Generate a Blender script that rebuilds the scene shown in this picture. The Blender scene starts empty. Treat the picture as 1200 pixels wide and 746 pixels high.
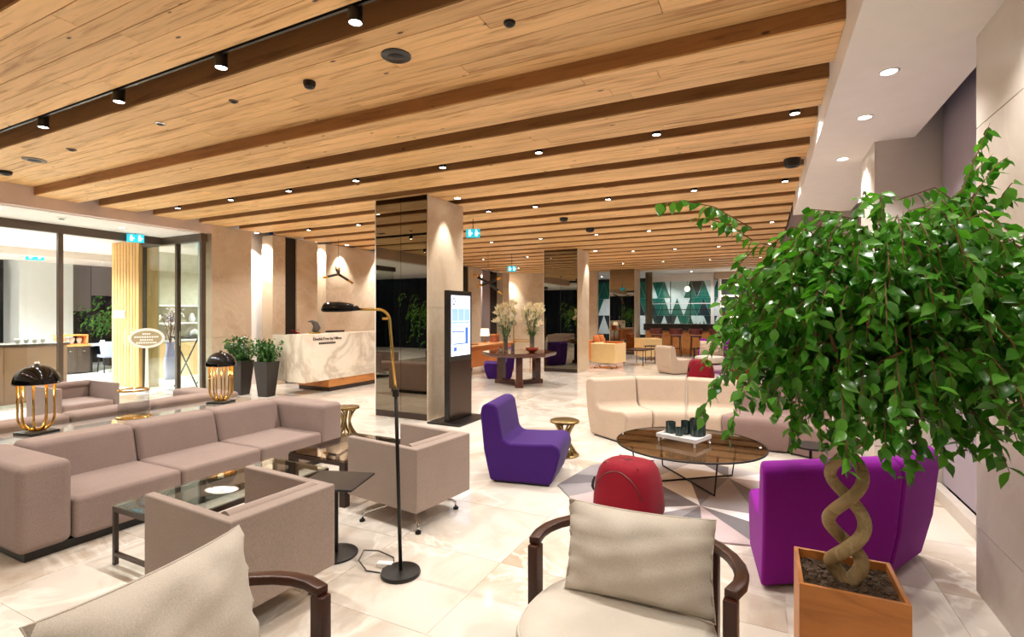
import bpy, bmesh, math, random
from mathutils import Vector, Matrix
R = math.radians
scene = bpy.context.scene
col = scene.collection
random.seed(7)

# ---------------------------------------------------------------- camera, world, exposure
cam_d = bpy.data.cameras.new('camera'); cam = bpy.data.objects.new('camera', cam_d); col.objects.link(cam)
cam.location = (0, 0, 1.6); cam.rotation_euler = (R(90), 0, R(26.2))
cam_d.sensor_width = 36.0; cam_d.lens = 36.0 * 592 / 1200; cam_d.shift_y = -5 / 1200
cam_d.clip_start = 0.05; cam_d.clip_end = 200
scene.camera = cam
w = bpy.data.worlds.new('night'); scene.world = w; w.use_nodes = True
w.node_tree.nodes['Background'].inputs[0].default_value = (0.012, 0.016, 0.03, 1)
w.node_tree.nodes['Background'].inputs[1].default_value = 1.0
vs = scene.view_settings
vs.view_transform = 'Standard'; vs.look = 'None'; vs.exposure = 0.22; vs.gamma = 1; vs.use_curve_mapping = False
scene.cycles.max_bounces = 12; scene.cycles.diffuse_bounces = 6; scene.cycles.glossy_bounces = 4
scene.cycles.transparent_max_bounces = 12; scene.cycles.transmission_bounces = 8
scene.cycles.sample_clamp_indirect = 6.0; scene.cycles.caustics_reflective = False; scene.cycles.caustics_refractive = False
SPOT = 125.0          # watts of one ceiling spotlight
WARM = (1.0, 0.955, 0.895)

# ---------------------------------------------------------------- helpers
def hexc(h):
    h = h.lstrip('#'); o = []
    for i in (0, 2, 4):
        v = int(h[i:i+2], 16) / 255
        o.append(v / 12.92 if v <= 0.04045 else ((v + 0.055) / 1.055) ** 2.4)
    return (*o, 1)
def new_mat(name):
    m = bpy.data.materials.new(name); m.use_nodes = True
    return m, m.node_tree, m.node_tree.nodes['Principled BSDF']
def coords(nt, scale=(1, 1, 1), rnd=False):
    tc = nt.nodes.new('ShaderNodeTexCoord'); mp = nt.nodes.new('ShaderNodeMapping')
    mp.inputs['Scale'].default_value = scale
    nt.links.new(tc.outputs['Object'], mp.inputs['Vector'])
    if rnd:
        oi = nt.nodes.new('ShaderNodeObjectInfo'); mu = nt.nodes.new('ShaderNodeMath'); mu.operation = 'MULTIPLY'
        mu.inputs[1].default_value = 53.0
        cb = nt.nodes.new('ShaderNodeCombineXYZ')
        nt.links.new(oi.outputs['Random'], mu.inputs[0])
        for i in range(3): nt.links.new(mu.outputs[0], cb.inputs[i])
        nt.links.new(cb.outputs[0], mp.inputs['Location'])
    return mp.outputs['Vector']
def noise(nt, vec, scale, detail=4, rough=.55, dist=0):
    n = nt.nodes.new('ShaderNodeTexNoise'); nt.links.new(vec, n.inputs['Vector'])
    n.inputs['Scale'].default_value = scale; n.inputs['Detail'].default_value = detail
    n.inputs['Roughness'].default_value = rough; n.inputs['Distortion'].default_value = dist
    return n.outputs['Fac']
def ramp(nt, fac, stops):
    r = nt.nodes.new('ShaderNodeValToRGB'); nt.links.new(fac, r.inputs[0]); e = r.color_ramp.elements
    while len(e) < len(stops): e.new(0.5)
    for el, (p, c) in zip(e, stops): el.position = p; el.color = c
    return r.outputs[0]
def mixc(nt, a, b, fac, mode='MIX'):
    m = nt.nodes.new('ShaderNodeMix'); m.data_type = 'RGBA'; m.blend_type = mode
    for s, i in ((fac, 0), (a, 6), (b, 7)):
        if hasattr(s, 'node'): nt.links.new(s, m.inputs[i])
        else: m.inputs[i].default_value = s
    return m.outputs[2]
def bump(nt, bs, h, strength=.2, dist=.01):
    b = nt.nodes.new('ShaderNodeBump'); b.inputs['Strength'].default_value = strength; b.inputs['Distance'].default_value = dist
    nt.links.new(h, b.inputs['Height']); nt.links.new(b.outputs[0], bs.inputs['Normal'])
def dark(c, k): return (c[0]*k, c[1]*k, c[2]*k, 1)

def plain(name, h, rough=.5, metal=0, var=.08, scale=6, emit=0, spec=.5):
    m, nt, bs = new_mat(name); c = hexc(h)
    v = coords(nt); n = noise(nt, v, scale)
    nt.links.new(ramp(nt, n, [(.3, dark(c, 1-var)), (.7, dark(c, 1+var))]), bs.inputs['Base Color'])
    bs.inputs['Roughness'].default_value = rough; bs.inputs['Metallic'].default_value = metal
    bs.inputs['Specular IOR Level'].default_value = spec
    if emit:
        bs.inputs['Emission Color'].default_value = c; bs.inputs['Emission Strength'].default_value = emit
    return m
def fabric(name, h, weave=260, var=.1, sheen=.15, bs_=.25):
    m, nt, bs = new_mat(name); c = hexc(h)
    v = coords(nt)
    n1 = noise(nt, coords(nt, (1, 1, .35)), weave, 2); n2 = noise(nt, v, 3.5, 3)
    a = ramp(nt, n1, [(.25, dark(c, 1-var*1.6)), (.75, dark(c, 1+var*1.6))])
    b = ramp(nt, n2, [(.3, (1-var, 1-var, 1-var, 1)), (.7, (1, 1, 1, 1))])
    nt.links.new(mixc(nt, a, b, 1.0, 'MULTIPLY'), bs.inputs['Base Color'])
    bs.inputs['Roughness'].default_value = .85; bs.inputs['Specular IOR Level'].default_value = .2
    bs.inputs['Sheen Weight'].default_value = sheen; bs.inputs['Sheen Roughness'].default_value = .5
    bump(nt, bs, n1, bs_, .002)
    return m
def wood(name, c1, c2, scale=(.6, 9, 9), rough=.5, knots=True, tint=.16, spec=.4):
    m, nt, bs = new_mat(name); a, b = hexc(c1), hexc(c2)
    v = coords(nt, scale, True); n = noise(nt, v, 2.2, 6, .6, .6)
    g = ramp(nt, n, [(.32, b), (.46, a), (.6, dark(a, 1.12)), (.74, b)])
    oi = nt.nodes.new('ShaderNodeObjectInfo')
    t = ramp(nt, oi.outputs['Random'], [(0, (1-tint, 1-tint*1.1, 1-tint*1.25, 1)), (1, (1+tint*.4,)*3 + (1,))])
    g = mixc(nt, g, t, 1.0, 'MULTIPLY')
    if knots:
        vo = nt.nodes.new('ShaderNodeTexVoronoi'); vo.inputs['Scale'].default_value = 1.0
        nt.links.new(coords(nt, (2.6, 6.5, 6.5), True), vo.inputs['Vector'])
        k = ramp(nt, vo.outputs['Distance'], [(.05, (1, 1, 1, 1)), (.085, (0, 0, 0, 1))])
        g = mixc(nt, g, hexc('4a2a12'), k)
    nt.links.new(g, bs.inputs['Base Color']); bs.inputs['Roughness'].default_value = rough
    bs.inputs['Specular IOR Level'].default_value = spec
    bump(nt, bs, n, .12, .004)
    return m
def stone(name, c1, c2, c3, scale=1.6, rough=.35, rnd=True, vein=.5, spec=.4, vw=.03):
    m, nt, bs = new_mat(name)
    v = coords(nt, (1, 1, 1), rnd)
    n = noise(nt, v, scale, 8, .6, .8)
    g = ramp(nt, n, [(.3, hexc(c2)), (.5, hexc(c1)), (.7, hexc(c1))])
    n2 = noise(nt, v, scale * .8, 5, .55, 1.6)
    vv = ramp(nt, n2, [(.5-vw, (0, 0, 0, 1)), (.5, (vein,)*3 + (1,)), (.5+vw, (0, 0, 0, 1))])
    g = mixc(nt, g, hexc(c3), vv)
    nt.links.new(g, bs.inputs['Base Color'])
    bs.inputs['Roughness'].default_value = rough; bs.inputs['Specular IOR Level'].default_value = spec
    return m
def glass_mat(name, tint=(.9, .95, .93), alpha=.04, rough=.02):
    m, nt, bs = new_mat(name); nt.nodes.remove(bs)
    t = nt.nodes.new('ShaderNodeBsdfTransparent'); t.inputs[0].default_value = (*tint, 1)
    g = nt.nodes.new('ShaderNodeBsdfGlossy'); g.inputs['Roughness'].default_value = rough
    lw = nt.nodes.new('ShaderNodeLayerWeight'); lw.inputs['Blend'].default_value = .5
    pw = nt.nodes.new('ShaderNodeMath'); pw.operation = 'POWER'; pw.inputs[1].default_value = 4.0; nt.links.new(lw.outputs['Facing'], pw.inputs[0])
    ad = nt.nodes.new('ShaderNodeMath'); ad.operation = 'MULTIPLY_ADD'; ad.inputs[1].default_value = .55; ad.inputs[2].default_value = alpha; ad.use_clamp = True
    nt.links.new(pw.outputs[0], ad.inputs[0])
    mx = nt.nodes.new('ShaderNodeMixShader')
    nt.links.new(ad.outputs[0], mx.inputs[0]); nt.links.new(t.outputs[0], mx.inputs[1]); nt.links.new(g.outputs[0], mx.inputs[2])
    nt.links.new(mx.outputs[0], nt.nodes['Material Output'].inputs[0])
    return m
def emitter(name, colr, strength):
    m, nt, bs = new_mat(name)
    bs.inputs['Base Color'].default_value = (*colr[:3], 1)
    bs.inputs['Emission Color'].default_value = (*colr[:3], 1); bs.inputs['Emission Strength'].default_value = strength
    return m

class MB:
    def __init__(s): s.v = []; s.f = []; s.mi = []
    def add(s, vs, fs, mi=0):
        o = len(s.v); s.v += [tuple(p) for p in vs]; s.f += [tuple(i + o for i in f) for f in fs]; s.mi += [mi] * len(fs)
        return s
    def box(s, x0, y0, z0, x1, y1, z1, mi=0, M=None):
        vs = [Vector(p) for p in ((x0,y0,z0),(x1,y0,z0),(x1,y1,z0),(x0,y1,z0),(x0,y0,z1),(x1,y0,z1),(x1,y1,z1),(x0,y1,z1))]
        if M is not None: vs = [M @ p for p in vs]
        return s.add(vs, [(3,2,1,0),(4,5,6,7),(0,1,5,4),(1,2,6,5),(2,3,7,6),(3,0,4,7)], mi)
    def loft(s, rings, caps=True, closed=True, mi=0):
        n = len(rings[0]); vs = [p for r in rings for p in r]; fs = []
        for k in range(len(rings) - 1):
            for i in range(n if closed else n - 1):
                j = (i + 1) % n
                fs.append((k*n+i, k*n+j, (k+1)*n+j, (k+1)*n+i))
        if caps: fs += [tuple(range(n-1, -1, -1)), tuple(range((len(rings)-1)*n, len(rings)*n))]
        return s.add(vs, fs, mi)
    def tube(s, pts, r, n=8, caps=True, mi=0):
        pts = [Vector(p) for p in pts]; rs = r if isinstance(r, (list, tuple)) else [r] * len(pts)
        rings = []; prev = None
        for i, p in enumerate(pts):
            d = (pts[min(i+1, len(pts)-1)] - pts[max(i-1, 0)]).normalized()
            if prev is None: u = d.orthogonal().normalized()
            else:
                u = prev - d * prev.dot(d); u = u.normalized() if u.length > 1e-6 else d.orthogonal().normalized()
            prev = u; w_ = d.cross(u)
            rings.append([p + (u*math.cos(2*math.pi*k/n) + w_*math.sin(2*math.pi*k/n)) * rs[i] for k in range(n)])
        return s.loft(rings, caps, True, mi)
    def lathe(s, prof, n=24, c=(0, 0, 0), mi=0, caps=False):
        rings = [[(c[0]+r*math.cos(2*math.pi*k/n), c[1]+r*math.sin(2*math.pi*k/n), c[2]+z) for k in range(n)] for r, z in prof]
        return s.loft(rings, caps, True, mi)
    def cyl(s, c, r, z0, z1, n=20, mi=0, r2=None):
        return s.lathe([(r, z0), (r if r2 is None else r2, z1)], n, c, mi, True)
    def prism(s, poly, z0, z1, mi=0):
        return s.loft([[(x, y, z0) for x, y in poly], [(x, y, z1) for x, y in poly]], True, True, mi)
    def build(s, name, mats, parent=None, smooth=False, bevel=0, seg=2, sub=0, loc=None, rot=None):
        me = bpy.data.meshes.new(name); me.from_pydata(s.v, [], s.f)
        mats = mats if isinstance(mats, (list, tuple)) else [mats]
        for m in mats: me.materials.append(m)
        if any(s.mi): me.polygons.foreach_set('material_index', s.mi)
        bm = bmesh.new(); bm.from_mesh(me); bmesh.ops.recalc_face_normals(bm, faces=bm.faces)
        if bevel:
            es = [e for e in bm.edges if len(e.link_faces) == 2 and e.calc_face_angle(0) > R(28)]
            bmesh.ops.bevel(bm, geom=es, offset=bevel, segments=seg, affect='EDGES', profile=.5, clamp_overlap=True)
        bm.to_mesh(me); bm.free()
        o = bpy.data.objects.new(name, me); col.objects.link(o)
        if parent: o.parent = parent
        if loc: o.location = loc
        if rot: o.rotation_euler = rot
        if smooth or bevel:
            me.polygons.foreach_set('use_smooth', [True] * len(me.polygons))
            if bevel:
                wn = o.modifiers.new('wn', 'WEIGHTED_NORMAL'); wn.keep_sharp = False
            elif smooth != 'all':
                me.set_sharp_from_angle(angle=R(40))
        if sub:
            sm = o.modifiers.new('sub', 'SUBSURF'); sm.levels = sub; sm.render_levels = sub
        return o
def tag(o, label=None, cat=None, group=None, kind=None):
    for k, v_ in (('label', label), ('category', cat), ('group', group), ('kind', kind)):
        if v_: o[k] = v_
    return o
def thing(name, label, cat, loc=(0, 0, 0), rz=0, group=None):
    o = bpy.data.objects.new(name, None); col.objects.link(o); o.empty_display_size = .1
    o.location = loc; o.rotation_euler = (0, 0, R(rz))
    return tag(o, label, cat, group)
def struct(name, mb, mat, **k): return tag(mb.build(name, mat, **k), kind='structure')
def empty_struct(name):
    o = bpy.data.objects.new(name, None); col.objects.link(o); o['kind'] = 'structure'; return o
def dup(o, loc=None, rz=None, label=None, group=None, parent=None, scale=None):
    kids = [c for c in KIDS(o)]
    c = o.copy(); col.objects.link(c)
    if parent: c.parent = parent
    if loc is not None: c.location = loc
    if rz is not None: c.rotation_euler = (0, 0, R(rz))
    if scale: c.scale = (scale,)*3
    if label: c['label'] = label
    if group: c['group'] = group
    for k in kids: dup(k, parent=c)
    return c
def KIDS(o): return [c for c in bpy.data.objects if c.parent == o]
ORD = 'first second third fourth fifth sixth seventh eighth ninth tenth eleventh twelfth'.split()

# ---------------------------------------------------------------- materials
M = {}
M['plank'] = wood('larch plank', 'dfb67e', 'b28046')
M['plank_far'] = wood('larch soffit', 'dbb078', 'b48448', (.5, 7, 7))
M['raft_side'] = wood('dark beam side', '9c6c40', '7c5230', (.6, 3, 9), knots=True, tint=.05)  # beam sides a darker brown than the soffit planks
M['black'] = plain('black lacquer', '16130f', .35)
M['recess'] = plain('dark recess', '2a1d12', .8)
M['floor'] = stone('cream marble tile', 'd4ccc1', 'b4a28d', 'ece6dc', .9, .10, True, .6, .5)
M['grout'] = plain('floor bed', 'c4b49c', .35)
M['white'] = plain('white plaster', 'e9e4e0', .7, var=.02)
M['pinkplaster'] = plain('pale plaster', 'cdbab0', .7, var=.03)
M['stone'] = stone('travertine panel', 'c6b49c', 'b59e82', 'd6c8b4', 1.3, .4, True, .35)
M['stone_r'] = stone('limestone panel', 'cbc2b8', 'bdb2a6', 'd6cec6', 1.1, .4, True, .25)
M['calacatta'] = stone('white veined marble', 'e9e1d2', 'd9cdb8', 'a2907a', .8, .2, False, .55, vw=.085)
M['mirror'] = plain('bronze mirror', '8f8779', .015, 1, .01)
M['darkmetal'] = plain('bronze frame metal', '5c4e42', .4, .5)
M['blackmetal'] = plain('black steel', '1c1a18', .4, .5)
M['chrome'] = plain('chrome', 'd8d8d8', .08, 1, .02)
M['gold'] = plain('polished brass', 'dcb25c', .15, 1, .06)
M['agedbrass'] = plain('aged brass', '8a7448', .35, 1, .2, 20)
M['glass'] = glass_mat('clear glass')
M['smoke'] = glass_mat('smoked glass', (.55, .48, .42), .06)
M['bronze_glass'] = glass_mat('amber glass', (.46, .36, .26), .05)
M['grey_glass'] = glass_mat('ribbed grey glass', (.78, .78, .78), .12, .15)
M['taupe'] = fabric('taupe wool', '907e77', sheen=.05)
M['taupe_l'] = fabric('taupe chair wool', '9c8c82', sheen=.05)
M['mauve'] = fabric('mauve wool', '8a726c')
M['cream'] = fabric('sand wool', 'c0ac98')
M['linen'] = fabric('linen', 'c6bdb0', 420, .10, .1, .3)
M['boucle'] = fabric('cream boucle', 'cfc7ba', 420, .10, .1, .4)
M['violet'] = fabric('violet felt', '3b1666', 300, .06, .08)
M['purple'] = fabric('magenta purple felt', '80098a', 300, .06, .05)
M['red'] = fabric('crimson felt', '7e0c1f', 300, .06, .05)
M['yellow'] = fabric('butter wool', 'e3c48c')
M['orange'] = fabric('orange wool', 'd07a34')
M['lavender'] = fabric('lavender wool', '8d90ad')
M['walnut'] = wood('walnut frame', '3c1e12', '27130a', (5, 5, 1.2), .3, False, .03)
M['mahogany'] = wood('dark mahogany', '4b2416', '2a130b', (3, 3, 3), .12, False, .03, .6)
M['planter_wood'] = wood('oak veneer', 'b8763a', 'a0622c', (1.2, 1.2, 5), .4, False, .05)
M['slatwood'] = wood('pale slat', 'd8a566', 'c08a4c', (9, 9, .6), .5, False, .12)
M['tan'] = wood('tan veneer', 'c08246', 'a8683a', (3, .7, 3), .4, False, .03)
M['espresso'] = plain('espresso wood', '33241c', .3)
M['brownpanel'] = plain('brown panel', 'b0846a', .5, var=.03)
M['screen'] = emitter('display white', hexc('dfe9ff'), .85)
M['screen_b'] = emitter('display blue', hexc('8fb4f0'), .75)
M['screen_d'] = emitter('display dark blue', hexc('3c6cc8'), .6)
M['lens'] = emitter('lamp lens', (1, .95, .86), 22)
M['shade_lit'] = emitter('lit lamp shade', hexc('fff0d8'), 1.6)
M['exit'] = emitter('exit sign cyan', hexc('1fb6cf'), .8)
M['exit_w'] = emitter('exit sign white', hexc('e8ffff'), 1.6)
M['blind'] = fabric('roller blind', 'a59ba6', 200, .04, 0, .1)
M['blind_d'] = fabric('roller blind taupe', '8a7c7c', 200, .04, 0, .1)
M['curtain'] = fabric('night curtain', '1d2530', 120, .2, 0, .2)
M['nightglass'] = plain('night window glass', '06080c', .05, 0, .1)
M['soil'] = plain('bark mulch', '54402f', .9, 0, .55, 60)
M['bark'] = stone('ficus bark', '9c8660', '7a6545', 'b7a67e', 9, .7, False, .6, .2)
M['twig'] = plain('twig brown', '6a4426', .7)
M['pot_dark'] = plain('anthracite pot', '2c2725', .4, .1)
M['teal'] = plain('teal tile', '1f6b5e', .3)
M['tealdark'] = plain('dark slate tile', '2c3a3e', .3)
M['tilewhite'] = plain('white tile', 'e6eeee', .3)
M['plastic_w'] = plain('white plastic', 'f2f0ec', .4)
M['cord'] = plain('grey cord', '4b4641', .5)
M['tray'] = plain('silver tray', 'ece9e6', .25, .1)
M['candle_glass'] = plain('dark green cut glass', '2c3b38', .12, .2, .4, 30)
M['lily'] = plain('lily petal', 'f2e8c8', .6)
M['lily_leaf'] = plain('lily leaf', '3f6a2a', .5)
M['rug0'] = fabric('rug charcoal', '6f6a6d', 200, .12, .1, .5)
M['rug1'] = fabric('rug mid grey', '8f898b', 200, .12, .1, .5)
M['rug2'] = fabric('rug light grey', 'b5b0b2', 200, .12, .1, .5)
M['rug3'] = fabric('rug off white', 'dcd9da', 200, .12, .1, .5)
M['rug4'] = fabric('rug pink grey', 'b8a6a6', 200, .12, .1, .5)
M['maroon'] = plain('maroon leather', '5a2622', .4)
M['restfloor'] = plain('white terrazzo', 'eeeae4', .3, 0, .03)
M['painting'] = plain('rust painting', '8c4a2c', .6, 0, .5, 5)
def leaf_mat(name, h1, h2):
    m, nt, bs = new_mat(name)
    oi = nt.nodes.new('ShaderNodeObjectInfo'); ge = nt.nodes.new('ShaderNodeNewGeometry')
    ad = nt.nodes.new('ShaderNodeMath'); ad.operation = 'ADD'
    nt.links.new(oi.outputs['Random'], ad.inputs[0]); nt.links.new(ge.outputs['Random Per Island'], ad.inputs[1])
    fr = nt.nodes.new('ShaderNodeMath'); fr.operation = 'FRACT'; nt.links.new(ad.outputs[0], fr.inputs[0])
    c = ramp(nt, fr.outputs[0], [(0, hexc(h1)), (1, hexc(h2))])
    nt.links.new(c, bs.inputs['Base Color']); bs.inputs['Roughness'].default_value = .25
    bs.inputs['Subsurface Weight'].default_value = 0
    tr = nt.nodes.new('ShaderNodeBsdfTranslucent'); nt.links.new(mixc(nt, c, (1.2, 1.5, .5, 1), 1.0, 'MULTIPLY'), tr.inputs[0])
    mx = nt.nodes.new('ShaderNodeMixShader'); mx.inputs[0].default_value = .3
    nt.links.new(bs.outputs[0], mx.inputs[1]); nt.links.new(tr.outputs[0], mx.inputs[2])
    nt.links.new(mx.outputs[0], nt.nodes['Material Output'].inputs[0])
    return m
M['ficus_leaf'] = leaf_mat('ficus leaf', '2a6418', '62a038')
M['shrub_leaf'] = leaf_mat('shrub leaf', '1c3d18', '3f6f30')

# ================================================================ THE SETTING
# floor: bed plus separate tiles where they can be told apart
fl = struct('floor', MB().box(-11.3, -7, -.06, 1.7, 26, -.004), M['floor'])
tm = None
TS = 13.0 / 16
for i in range(16):
    for j in range(16):
        x, y = -11.25 + (i+.5)*TS, .45 + (j+.5)*TS
        if tm is None:
            h = TS/2 - .0015
            t0 = MB().box(-h, -h, -.004, h, h, 0).build('tile', M['floor'], fl); tm = t0.data
            t0.location = (x, y, 0)
        else:
            o = bpy.data.objects.new('tile', tm); col.objects.link(o); o.parent = fl; o.location = (x, y, 0)
struct('floor_restaurant', MB().box(-20, -7, -.06, -11.3, 26, 0), M['restfloor'])

# ceiling: dark slab, planked rafts hung below it
XL, XR = -9.9, .47
ce = struct('ceiling', MB().box(-10.7, -1.4, 3.75, XR+.05, 23, 3.85), M['recess'])
plank_cache = {}
def planks(raft, y0, y1, z, n, x0=XL, x1=XR, near=True):
    wd = (y1 - y0) / n
    for k in range(n):
        if near:
            cuts = [x0]; x = x0 + random.uniform(1.2, 3.4)
            while x < x1 - 1.0:
                cuts.append(x); x += random.choice((2.6, 3.2, 3.9))
            cuts.append(x1)
        else: cuts = [x0, x1]
        for a, b in zip(cuts, cuts[1:]):
            L = round(b - a - .005, 3); key = (L, round(wd, 4))
            if key not in plank_cache:
                o = MB().box(-L/2, -wd/2+.003, 0, L/2, wd/2-.003, .014).build('plank', M['plank'], raft); plank_cache[key] = o.data
            else:
                o = bpy.data.objects.new('plank', plank_cache[key]); col.objects.link(o); o.parent = raft
            o.location = ((a+b)/2, y0 + wd*(k+.5), z + random.uniform(-.002, .001))
for y0, y1 in ((1.45, 2.38), (2.66, 3.68), (.2, 1.2), (-1.35, -.05)):
    r_ = MB().box(XL, y0, 3.544, XR, y1, 3.76).build('ceiling_field', M['raft_side'], ce)
    planks(r_, y0, y1, 3.53, 6 if y0 > 1 else 5, near=y0 > 1)
for i in range(21):
    y0 = 3.68 + .84*i; y1 = y0 + .56
    if i < 7:
        r_ = MB().box(XL, y0, 3.414, XR, y1, 3.76).build('ceiling_raft', M['raft_side'], ce)
        planks(r_, y0, y1, 3.40, 4)
    else:
        r_ = MB().box(XL, y0, 3.414, XR, y1, 3.76).build('ceiling_raft', M['raft_side'], ce)
        planks(r_, y0, y1, 3.40, 3, near=False) if i < 12 else MB().box(XL, y0, 3.4, XR, y1, 3.414).build('plank', M['plank_far'], r_)
# black light tracks in the gaps
for y, zt_ in ((2.405, 3.525), (5.26, 3.60), (7.80, 3.47), (11.14, 3.47), (14.52, 3.47), (17.86, 3.47)): MB().box(XL+.05, y-(.01 if y < 3 else .03), zt_, XR-.05, y+(.01 if y < 3 else .03), zt_+.10 if y < 3 else 3.74).build('light_track', M['black'], ce)
struct('ceiling_behind', MB().box(-20, -7, 3.3, 1.4, -1.35, 3.4), M['white'])

# left side: fascia, white soffit, restaurant ceiling
struct('trim_1', MB().box(XL-.1, -1.35, 3.22, XL, 6.45, 3.85), M['pinkplaster'])
struct('ceiling_left', MB().box(-20, -1.35, 3.2, XL-.1, 6.42, 3.3).box(-20, 6.42, 3.2, -10.7, 13, 3.3), M['white'])
struct('trim_2', MB().box(-17.6, 4.4, 3.02, -15.8, 10, 3.2), M['pinkplaster'])
# bronze header beam + glass partition
w1 = empty_struct('window_1')
MB().box(-11.37, -1.35, 3.05, -11.25, 6.3, 3.2).build('frame', M['darkmetal'], w1)
for y in (1.9, 4.56): MB().box(-11.34, y-.035, 0, -11.26, y+.035, 3.05).build('mullion', M['darkmetal'], w1)
for a, b in ((-1.3, 1.86), (1.94, 4.52), (4.6, 6.24)): MB().box(-11.306, a, .02, -11.294, b, 3.05).build('pane', M['glass'], w1)
d1 = empty_struct('door_1')
MB().box(-12.05, 6.25, 3.05, -9.93, 6.38, 3.2).build('frame', M['darkmetal'], d1)
for x in (-12.0, -10.79, -9.97): MB().box(x-.035, 6.27, 0, x+.035, 6.35, 3.05).build('mullion', M['darkmetal'], d1)
for a, b in ((-11.96, -10.83), (-10.75, -10.01)):
    g = MB().box(a, 6.304, .02, b, 6.316, 3.05).build('pane', M['glass'], d1)
MB().box(-10.71, 6.28, .95, -10.69, 6.30, 1.25).build('door_handle', M['chrome'], d1)
# slatted timber pier at the restaurant entrance
sp = struct('wall_slatted', MB().box(-13.06, 6.24, 0, -11.99, 6.6, 3.19), M['slatwood'])
slat_me = None
for k in range(9):
    x = -13.06 + (k+.5)*1.07/9
    if slat_me is None:
        s_ = MB().box(-.05, -.02, 0, .05, .02, 3.19).build('slat', M['slatwood'], sp, bevel=.006, seg=1); slat_me = s_.data
    else:
        s_ = bpy.data.objects.new('slat', slat_me); col.objects.link(s_); s_.parent = sp
    s_.location = (x, 6.22, 0)

# stone piers along the left wall (X = -9.9)
def pier(name, x0, y0, x1, y1, z1=3.39, mat='stone', joints=(1.13, 2.26), trim=None):
    p = struct(name, MB().box(x0+.02, y0+.02, 0, x1-.02, y1-.02, z1), M[mat])
    zs = [0] + list(joints) + [z1]
    for a, b in zip(zs, zs[1:]):
        MB().box(x1-.02, y0, a+.003, x1, y1, b-.003).build('panel', M[mat], p)      # face to +X
        MB().box(x0, y0, a+.003, x1-.02, y0+.02, b-.003).build('panel', M[mat], p)  # face to -Y
    return p
pier('wall_pier', -10.25, 6.45, -9.9, 7.33)
pier('wall_pier', -10.25, 7.86, -9.9, 8.2)
pier('wall_pier', -10.25, 8.52, -9.9, 9.15)
pier('wall_reception', -10.25, 9.42, -9.9, 15.9, joints=(1.7,))
pier('wall_pier', -10.25, 16.4, -9.9, 17.35)
pier('wall_pier', -10.25, 19.25, -9.9, 19.85)
struct('wall_left', MB().box(-10.6, 6.6, 0, -10.45, 8.2, 3.75).box(-10.6, 8.5, 0, -10.45, 20.4, 3.75), M['white'])  # alcove backs coloured white to paint in the bright downlight wash
struct('wall_black_infill', MB().box(-10.6, 8.2, 0, -9.94, 8.52, 3.39).box(-10.44, 15.9, 0, -9.94, 16.4, 3.39), M['black'])  # solid black blocks; the first paints in the darkness of the doorway
struct('wall_brown_panel', MB().box(-10.44, 17.8, 0, -10.1, 18.45, 3.39), M['blind_d'])
struct('window_2', MB().box(-10.44, 18.45, 0, -10.2, 19.25, 3.39), M['nightglass'])
struct('wall_end', MB().box(-10.6, 20.4, 0, -6.1, 20.6, 3.75), M['stone'])

# columns with bronze mirror on the near face and stone on the right face
def column(y):
    c = struct('column', MB().box(-5.46, y+.02, 0, -4.49, y+1.0, 3.398), M['stone'])
    for a, b in ((-5.47, -4.978), (-4.972, -4.485)):
        MB().box(a, y, .10, b, y+.02, 3.398).build('mirror_panel', M['mirror'], c)
    MB().box(-5.47, y-.002, 0, -4.485, y+.02, .098).build('plinth', M['espresso'], c)
    for a, b in ((0, 1.7), (1.704, 3.398)): MB().box(-4.49, y, a, -4.47, y+1.0, b).build('panel', M['stone'], c)
    MB().box(-5.485, y-.004, 0, -5.47, y+1.0, 3.398).build('edge_trim', M['white'], c)
    return c
for y in (6.23, 13.15, 20.08): column(y)

# right side: fascia, white soffit, limestone piers, windows with roller blinds
struct('trim_3', MB().box(XR, -1.35, 3.2, XR+.06, 9.33, 3.85), M['white'])
struct('ceiling_right', MB().box(XR+.06, -1.35, 3.2, 1.25, 9.33, 3.27), M['white'])
def rpier(name, x, y0, y1, ends=True):
    p = struct(name, MB().box(x+.02, y0+.02, 0, 2.1, y1-.02, 3.6), M['stone_r'])
    zs = (0, .377, 1.142, 1.907, 2.672, 3.6)
    n = max(1, round((y1-y0)/1.2)); L = (y1-y0)/n
    for k in range(n):
        for a, b in zip(zs, zs[1:]):
            MB().box(x, y0+k*L+.002, a+.003, x+.02, y0+(k+1)*L-.002, b-.003).build('panel', M['stone_r'], p)
    for a, b in zip(zs, zs[1:]):
        MB().box(x+.02, y0, a+.003, 2.1, y0+.02, b-.003).build('panel', M['stone_r'], p)
    return p
rpier('wall_right', 1.12, -7, 3.81)
rpier('wall_pier', .95, 5.7, 6.4)
rpier('wall_pier', .95, 9.4, 10.2)
rpier('wall_pier', .95, 13.4, 14.2)
def rwindow(name, y0, y1, zb):
    w_ = empty_struct(name)
    MB().box(1.52, y0, 0, 1.56, y1, 3.6).build('pane', M['nightglass'], w_)
    ym = (y0+y1)/2
    for y in (y0+.03, ym, y1-.03): MB().box(1.47, y-.03, 0, 1.52, y+.03, 3.6).build('mullion', M['blackmetal'], w_)
    for a, b in ((y0+.02, ym-.012), (ym+.012, y1-.02)):
        MB().box(1.44, a, zb, 1.455, b, 3.6).build('roller_blind', M['blind'], w_)
rwindow('window_3', 3.83, 5.68, .12)
rwindow('window_4', 6.42, 9.38, .3)
rwindow('window_5', 10.2, 13.4, .3)
struct('baseboard_right', MB().box(1.36, 3.85, 0, 1.43, 5.69, .11), M['stone_r'])
struct('wall_right_far', MB().box(.98, 14.2, 0, 1.2, 26, 3.39), M['stone'])
struct('ceiling_right_far', MB().box(XR+.05, 9.33, 3.5, 2.1, 26, 3.6), M['blind_d'])
cv = [(-20+.05*k, -6.98+.05*math.sin(k*1.7)+.02*math.sin(k*.6)) for k in range(443)]
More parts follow.
